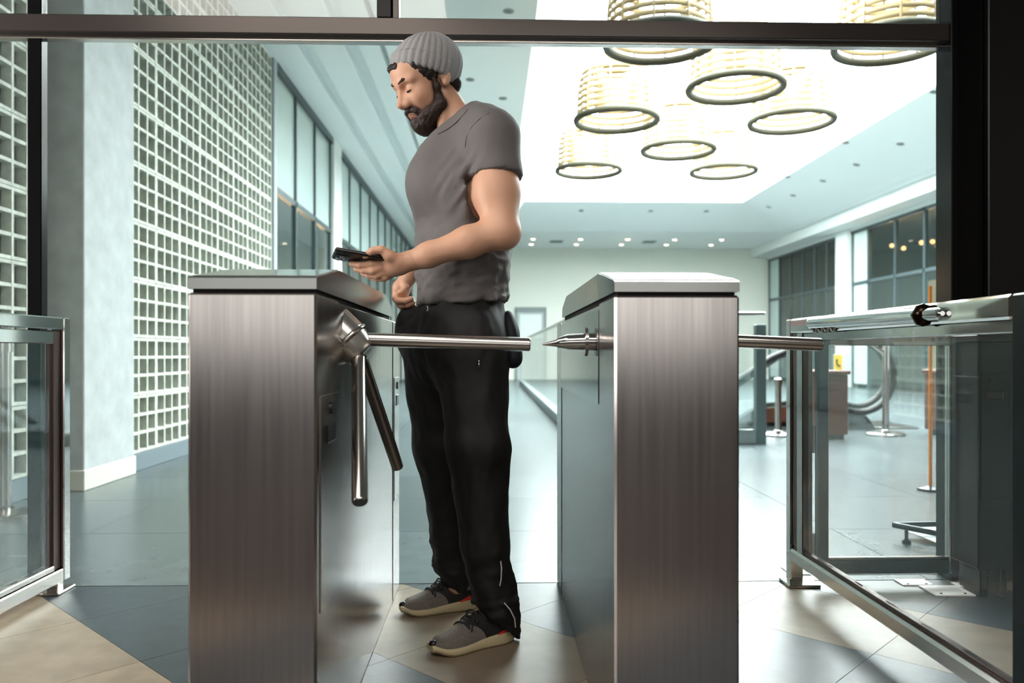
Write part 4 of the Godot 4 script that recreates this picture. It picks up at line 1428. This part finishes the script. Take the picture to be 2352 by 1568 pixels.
	var shirt := [
		cap(pp(1062, 740, 2.52), pp(1062, 590, 2.52), 0.141, 0.136, 0.03, bl, 1.25), cap(pp(1062, 590, 2.52), pp(1060, 450, 2.51), 0.136, 0.148, 0.05, bl, 1.28), cap(pp(1062, 440, 2.515), pp(1078, 360, 2.52), 0.146, 0.122, 0.05, bl, 1.4),
		ell(pp(985, 425, 2.44), Vector3(0.062, 0.07, 0.075), Basis.IDENTITY, 0.06), cap(shoulder_r, pp(1075, 300, 2.53), 0.068, 0.07, 0.05), cap(pp(1075, 300, 2.53), pp(1128, 306, 2.37), 0.07, 0.066, 0.05), cap(pp(1066, 270, 2.52), pp(1110, 285, 2.4), 0.05, 0.055, 0.04),
		cap(pp(1132, 318, 2.345), pp(1143, 400, 2.33), 0.082, 0.0695, 0.035), cap(pp(1143, 400, 2.33), pp(1146, 440, 2.325), 0.0695, 0.0695, 0.02), cap(shoulder_r, elbow_r.lerp(shoulder_r, 0.4), 0.072, 0.066, 0.03),
		cap(pp(1020, 320, 2.47), pp(1000, 400, 2.46), 0.06, 0.07, 0.05),
		minus(_flat_end(pp(1043, 278, 2.49), pp(953, 172, 2.49), 0.135)),
	]
	# split at the hem and the sleeve: keep() acts on the whole, so the sleeve is cut by its own half space
	var sleeve_cut := cap(pp(1144, 470, 2.32), pp(1147, 620, 2.3), 0.075, 0.1, 0.004)
	shirt.append(minus(_flat_end(pp(1144, 409, 2.33), pp(1150, 560, 2.29), 0.095)))
	shirt.append(keep(pp(1062, 700, 2.52), Vector3(0.05, -1, 0), 0.006))
	part("t_shirt", mesh_of(shirt, 0.0072, drape).done(), M.shirt, man)
	# seams and collar band follow the shirt's surface
	for line in [[Vector2(1123, 259), Vector2(1100, 274), Vector2(1083, 292), Vector2(1071, 316), Vector2(1068, 338)], [Vector2(1089, 399), Vector2(1110, 393), Vector2(1140, 388), Vector2(1170, 386), Vector2(1193, 389)]]:
		var run := []
		for q: Vector2 in line:
			run.append(onto(shirt, pp(q.x, q.y, 2.15), drape))
		part("seam", MB.new().tube(run, 0.0012, 6).done(), M.seam, man)
	var band := []
	for q: Vector2 in [Vector2(1006, 307), Vector2(1022, 299), Vector2(1040, 287), Vector2(1057, 271), Vector2(1068, 259), Vector2(1075, 250)]:
		band.append(onto(shirt, pp(q.x, q.y, 2.15), drape))
	part("collar_band", MB.new().tube(band, 0.0026, 8).done(), M.shirt, man)
	# ---- track pants
	var crease := func(p: Vector3) -> float:
		var low := clampf((0.35 - p.y) / 0.2, 0.0, 1.0)
		return 0.01 * fold.get_noise_3d(p.x * 9.0, p.y * 4.0, p.z * 9.0) + 0.012 * low * fold.get_noise_3d(p.x * 9.0, p.y * 26.0, p.z * 9.0)
	var pants := [
		cap(pp(1060, 705, 2.52), pp(1055, 790, 2.52), 0.125, 0.142, 0.04, bl, 1.28), cap(pp(1082, 790, 2.44), pp(1098, 1020, 2.41), 0.115, 0.094, 0.05), cap(pp(1098, 1020, 2.41), pp(1113, 1250, 2.405), 0.094, 0.069, 0.03), cap(pp(1113, 1250, 2.405), pp(1136, 1400, 2.41), 0.068, 0.066, 0.02), cap(pp(1140, 1380, 2.41), pp(1152, 1450, 2.415), 0.058, 0.05, 0.03),
		cap(pp(1008, 790, 2.6), pp(1016, 1020, 2.65), 0.122, 0.093, 0.05), cap(pp(1016, 1020, 2.65), pp(1032, 1230, 2.7), 0.093, 0.064, 0.03), cap(pp(1032, 1230, 2.7), pp(1042, 1290, 2.71), 0.064, 0.064, 0.02), cap(pp(1042, 1290, 2.71), pp(1052, 1318, 2.71), 0.058, 0.058, 0.02),
		ell(pp(945, 755, 2.63), Vector3(0.055, 0.075, 0.05), Basis.IDENTITY, 0.04),
		keep(pp(1060, 676, 2.52), Vector3(0, 1, 0), 0.004),
	]
	pants.append(minus(_flat_end(pp(1137, 1424, 2.4), pp(977, 1664, 2.38), 0.16)))
	part("track_pants", mesh_of(pants, 0.008, crease).done(), M.pants, man)
	var flap := [ell(pp(1172, 780, 2.47), Vector3(0.03, 0.085, 0.05), Basis(Vector3.BACK, 0.1), 0.02), ell(pp(1180, 822, 2.47), Vector3(0.028, 0.032, 0.045), Basis.IDENTITY, 0.02)]
	part("pocket_flap", mesh_of(flap, 0.006, crease).done(), M.navy, man, "dark blue flap at the back of the hip")
	part("piping", MB.new().tube([pp(1150, 1288, 2.345), pp(1152, 1305, 2.342), pp(1151, 1330, 2.342), pp(1148, 1345, 2.345)], 0.0022, 6).done(), M.piping, man)
	part("piping", MB.new().tube([pp(1158, 1384, 2.335), pp(1172, 1400, 2.335), pp(1182, 1420, 2.34), pp(1184, 1440, 2.35)], 0.0022, 6).done(), M.piping, man)
	part("drawstring", MB.new().tube([pp(981, 703, 2.395), pp(983, 708, 2.39), pp(981, 714, 2.392)], 0.0018, 6).done(), M.piping, man)
	part("zip_pull", MB.new().lathe([Vector2(0.001, -0.012), Vector2(0.004, -0.008), Vector2(0.002, 0.0), Vector2(0.0035, 0.006), Vector2(0.001, 0.01)], pp(1100, 835, 2.31), 8).done(), M.chrome, man)
	# ---- shoes
	shoe(man, Vector3(0.075, 0, -2.445), Vector3(-0.175, 0, -2.3), "left")
	shoe(man, Vector3(-0.04, 0, -2.745), Vector3(-0.302, 0, -2.665), "right")
	# ---- phone, held in his left hand
	var ph := thing("mobile_phone", "black mobile phone held by the man, camera lenses to the viewer", "phone", pp(826, 591, 2.285))
	var ly := Vector3(-0.94, 0.13, 0.3).normalized()
	var wx := Vector3(-0.3, 0.26, 0.9)
	wx = (wx - ly * wx.dot(ly)).normalized()
	var nb := wx.cross(ly).normalized()
	if nb.z < 0.0:
		nb = -nb
	var pb := Basis(wx, ly, nb)
	part("case", MB.new().box(Vector3.ZERO, Vector3(0.072, 0.148, 0.011), 0.004, pb).done(), M.black_plastic, ph)
	part("screen", MB.new().box(pb * Vector3(0, 0, -0.0058), Vector3(0.066, 0.142, 0.001), 0.0, pb).done(), flat(0.02, 0.02, 0.03, 0.08), ph)
	part("camera_plate", MB.new().box(pb * Vector3(-0.012, 0.048, 0.0062), Vector3(0.036, 0.038, 0.003), 0.0012, pb).done(), flat(0.22, 0.25, 0.28, 0.25), ph)
	for q in [Vector3(-0.02, 0.057, 0.0085), Vector3(-0.02, 0.039, 0.0085), Vector3(-0.004, 0.048, 0.0085)]:
		part("lens", MB.new().lathe([Vector2(0.0075, -0.001), Vector2(0.0075, 0.0015), Vector2(0.0075, 0.0015), Vector2(0.005, 0.001), Vector2(0.001, 0.001)], pb * q, 16, Basis(pb.x, pb.z, -pb.y)).done(), flat(0.75, 0.8, 0.83, 0.1, 0.6), ph)


func onto(prims: Array, from: Vector3, disp) -> Vector3:
	# walks from the lobby side along the hall until it meets the surface
	var p := from
	var way := (from - Vector3(0, EYE, 0)).normalized()
	for k in 80:
		var d: float = field(prims, p) + disp.call(p)
		if d < 0.0008:
			break
		p += way * maxf(d * 0.7, 0.0008)
	return p


func _flat_end(a: Vector3, b: Vector3, r: float) -> Prim:
	# a stout flat-ended block from a towards b, used to cut a sleeve or a hem square
	var p := Prim2.new()
	p.a = a
	p.ax = (b - a).normalized()
	p.len = (b - a).length()
	p.ra = r
	p.k = 0.004
	return p


class Prim2 extends Prim:
	var ax: Vector3
	var len := 0.1

	func d(p: Vector3) -> float:
		var q := p - a
		var t := q.dot(ax)
		return maxf((q - ax * t).length() - ra, maxf(-t, t - len))


func finger(pts: Array, r0: float, r1: float, k := 0.006) -> Array:
	var out := []
	for j in pts.size() - 1:
		var t0 := float(j) / (pts.size() - 1)
		var t1 := float(j + 1) / (pts.size() - 1)
		out.append(cap(pts[j], pts[j + 1], lerpf(r0, r1, t0), lerpf(r0, r1, t1), k if j == 0 else 0.003))
	return out


func hands(body: MB, paint: Callable, wrist: Vector3, wrist_r: Vector3) -> void:
	# left hand, palm up under the phone: thumb over its near edge, four fingers below it
	var left := [
		cap(pp(962, 594, 2.295), wrist, 0.03, 0.027, 0.01), cap(wrist, pp(905, 606, 2.3), 0.026, 0.028, 0.015), cap(pp(925, 606, 2.3), pp(878, 606, 2.31), 0.026, 0.018, 0.012), cap(pp(915, 614, 2.3), pp(885, 628, 2.315), 0.024, 0.017, 0.012), cap(pp(912, 600, 2.285), pp(893, 588, 2.27), 0.02, 0.016, 0.012),
	]
	left += finger([pp(897, 588, 2.27), pp(876, 573, 2.262), pp(856, 576, 2.262), pp(839, 587, 2.27)], 0.0135, 0.0095, 0.01)
	left += finger([pp(880, 604, 2.305), pp(852, 607, 2.29), pp(828, 609, 2.29), pp(808, 606, 2.3)], 0.0125, 0.0085)
	left += finger([pp(882, 613, 2.305), pp(856, 622, 2.29), pp(836, 621, 2.295), pp(818, 618, 2.31)], 0.0125, 0.0085)
	left += finger([pp(888, 622, 2.31), pp(866, 633, 2.3), pp(848, 632, 2.31), pp(833, 628, 2.325)], 0.0115, 0.008)
	left += finger([pp(897, 630, 2.315), pp(882, 639, 2.31), pp(866, 640, 2.32), pp(852, 637, 2.335)], 0.0105, 0.0075)
	mesh_of(left, 0.0028, null, paint, body)
	# right hand hanging at the hip, fingers loosely curled
	var right := [
		cap(pp(941, 628, 2.64), wrist_r, 0.027, 0.025, 0.01), cap(wrist_r, pp(920, 662, 2.64), 0.024, 0.026, 0.012), cap(pp(922, 660, 2.64), pp(912, 684, 2.64), 0.026, 0.017, 0.012), cap(pp(926, 668, 2.65), pp(924, 692, 2.66), 0.022, 0.016, 0.012),
	]
	right += finger([pp(928, 648, 2.62), pp(932, 660, 2.605), pp(925, 668, 2.6), pp(918, 671, 2.6)], 0.012, 0.0085, 0.008)
	right += finger([pp(910, 680, 2.63), pp(913, 690, 2.605), pp(930, 691, 2.59), pp(944, 686, 2.59)], 0.0125, 0.009)
	right += finger([pp(914, 690, 2.64), pp(920, 701, 2.615), pp(936, 700, 2.6), pp(948, 695, 2.6)], 0.0125, 0.009)
	right += finger([pp(920, 696, 2.65), pp(927, 709, 2.63), pp(940, 708, 2.615), pp(950, 703, 2.615)], 0.0115, 0.0085)
	right += finger([pp(928, 700, 2.665), pp(934, 714, 2.65), pp(944, 714, 2.64), pp(952, 710, 2.635)], 0.0105, 0.008)
	mesh_of(right, 0.003, null, paint, body)


func shoe(man: Node3D, heel: Vector3, toe: Vector3, _side: String) -> void:
	var o := Node3D.new()
	o.name = "shoe"
	man.add_child(o, true)
	var dir := (toe - heel).normalized()
	var L := (toe - heel).length()
	var side := dir.cross(Vector3.UP).normalized()
	var W := func(t: float) -> float:
		# half width along the shoe, heel 0 to toe 1
		var pts := [0.0, 0.027, 0.037, 0.038, 0.036, 0.037, 0.042, 0.047, 0.047, 0.039, 0.012]
		var x := clampf(t, 0.0, 1.0) * 10.0
		var i := mini(int(x), 9)
		var w: float = lerpf(pts[i], pts[i + 1], x - i)
		return w
	var top := func(t: float) -> float:
		var pts := [0.075, 0.1, 0.104, 0.1, 0.1, 0.094, 0.082, 0.068, 0.058, 0.05, 0.026]
		var x := clampf(t, 0.0, 1.0) * 10.0
		var i := mini(int(x), 9)
		return lerpf(pts[i], pts[i + 1], x - i)
	var sole_top := func(t: float) -> float: return lerpf(0.04, 0.024, smoothstep(0.1, 0.7, t)) + 0.008 * smoothstep(0.85, 1.0, t)
	var sole_low := func(t: float) -> float: return 0.014 * smoothstep(0.72, 1.0, t) * smoothstep(0.72, 1.0, t) + 0.008 * (1.0 - smoothstep(0.0, 0.12, t))
	var P := func(t: float, y: float, z: float) -> Vector3: return heel + dir * (t * L) + Vector3.UP * y + side * z
	# upper, in two pieces whose seam runs forward over the instep
	var skin := func(t0: Callable, t1: Callable) -> ArrayMesh:
		var rows := []
		for i in 25:
			var row := []
			for j in 21:
				var g := PI * j / 20.0
				var up := sin(g)
				var t: float = lerpf(t0.call(up), t1.call(up), i / 24.0)
				var w: float = W.call(t)
				var y0: float = sole_top.call(t) - 0.006
				var h: float = top.call(t) - y0
				var zz := signf(cos(g)) * pow(absf(cos(g)), 0.8) * w * (1.0 - 0.25 * up * up * (1.0 - smoothstep(0.3, 0.6, t)))
				row.append(P.call(t, y0 + h * pow(up, 0.8), zz))
			rows.append(row)
		return MB.new().grid(rows, false, [P.call(0.5, 0.0, 0.0)]).done()
	var seam := func(up: float) -> float: return lerpf(0.42, 0.64, pow(up, 1.5))
	part("toe_knit", skin.call(seam, func(_u: float) -> float: return 0.995), M.knit, o, "mottled grey knit toe")
	part("quarter", skin.call(func(_u: float) -> float: return 0.004, seam), M.shoe_black, o)
	# sole
	var rows := []
	for i in 31:
		var t := i / 30.0
		var w: float = W.call(clampf(t, 0.02, 0.985)) + 0.006
		var lo: float = sole_low.call(t)
		var hi: float = sole_top.call(t)
		rows.append([P.call(t, lo, -w * 0.9), P.call(t, lo + 0.008, -w), P.call(t, hi - 0.004, -w), P.call(t, hi, -w + 0.006), P.call(t, hi, w - 0.006), P.call(t, hi - 0.004, w), P.call(t, lo + 0.008, w), P.call(t, lo, w * 0.9)])
	var sm := MB.new().grid(rows, true, [P.call(0.5, 0.02, 0.0)])
	sm.face(rows[0], P.call(0.5, 0.02, 0))
	sm.face(rows[30], P.call(0.5, 0.02, 0))
	part("sole", sm.done(), M.sole, o, "cream foam sole")
	part("toe_cap", MB.new().lathe([Vector2(0.001, -0.01), Vector2(0.011, -0.006), Vector2(0.014, 0), Vector2(0.011, 0.007), Vector2(0.001, 0.011)], P.call(0.962, 0.033, 0), 14).done(), M.black_plastic, o)
	part("outsole", MB.new().hexa([P.call(0.45, 0.0, -0.034), P.call(0.93, 0.012, -0.03), P.call(0.93, 0.012, 0.03), P.call(0.45, 0.0, 0.034), P.call(0.45, 0.004, -0.034), P.call(0.93, 0.016, -0.03), P.call(0.93, 0.016, 0.03), P.call(0.45, 0.004, 0.034)]).done(), M.black_plastic, o)
	for s: float in [-1.0, 1.0]:
		var accent := MB.new()
		var strip := []
		for j in 7:
			var t := 0.14 + 0.025 * j
			var w: float = W.call(t)
			var h := 0.013 * (1.0 - j / 6.0)
			strip.append([P.call(t, sole_top.call(t) - 0.003, s * (w + 0.0035)), P.call(t, sole_top.call(t) + h * 0.6, s * (w + 0.0035)), P.call(t, sole_top.call(t) + h, s * (w + 0.0005))])
		accent.grid(strip, false, [P.call(0.2, 0.03, 0.0)])
		part("heel_accent", accent.done(), M.red, o, "red strip above the sole")
	# laces
	for j in 5:
		var t := 0.44 + 0.05 * j
		var pts := []
		for q in 9:
			var g := lerpf(0.24, 0.76, q / 8.0) * PI
			var tt := t + (0.025 if j % 2 else -0.025) * (q / 8.0 - 0.5) * 2.0
			var w: float = W.call(tt)
			var y0: float = sole_top.call(tt) - 0.006
			var h: float = top.call(tt) - y0
			pts.append(P.call(tt, y0 + h * pow(sin(g), 0.8) + 0.0025, signf(cos(g)) * pow(absf(cos(g)), 0.8) * w))
		part("lace", MB.new().tube(pts, 0.0032, 6).done(), M.lace, o)
	for s: float in [-1.0, 1.0]:
		var bow := []
		for q in 11:
			var g := TAU * q / 10.0
			bow.append(P.call(0.47 + 0.05 * sin(g * 0.5), 0.098 + 0.008 * sin(g * 0.5) - 0.022 * sin(g * 0.5) * sin(g * 0.5) + 0.006 * sin(g), s * (0.004 + 0.028 * sin(g * 0.5)) + 0.008 * sin(g)))
		part("lace", MB.new().tube(bow, 0.0028, 6).done(), M.lace, o)
		part("lace", MB.new().tube([P.call(0.47, 0.098, 0.0), P.call(0.53, 0.096, s * 0.018), P.call(0.58, 0.078, s * 0.033), P.call(0.6, 0.06, s * 0.04)], 0.0025, 6).done(), M.lace, o)
	# sock knit above the collar
	part("ankle_knit", MB.new().lathe([Vector2(0.036, 0.07), Vector2(0.042, 0.1), Vector2(0.043, 0.14), Vector2(0.042, 0.2)], P.call(0.2, 0.0, 0.0), 18).done(), flat(0.45, 0.45, 0.44, 0.8), o)
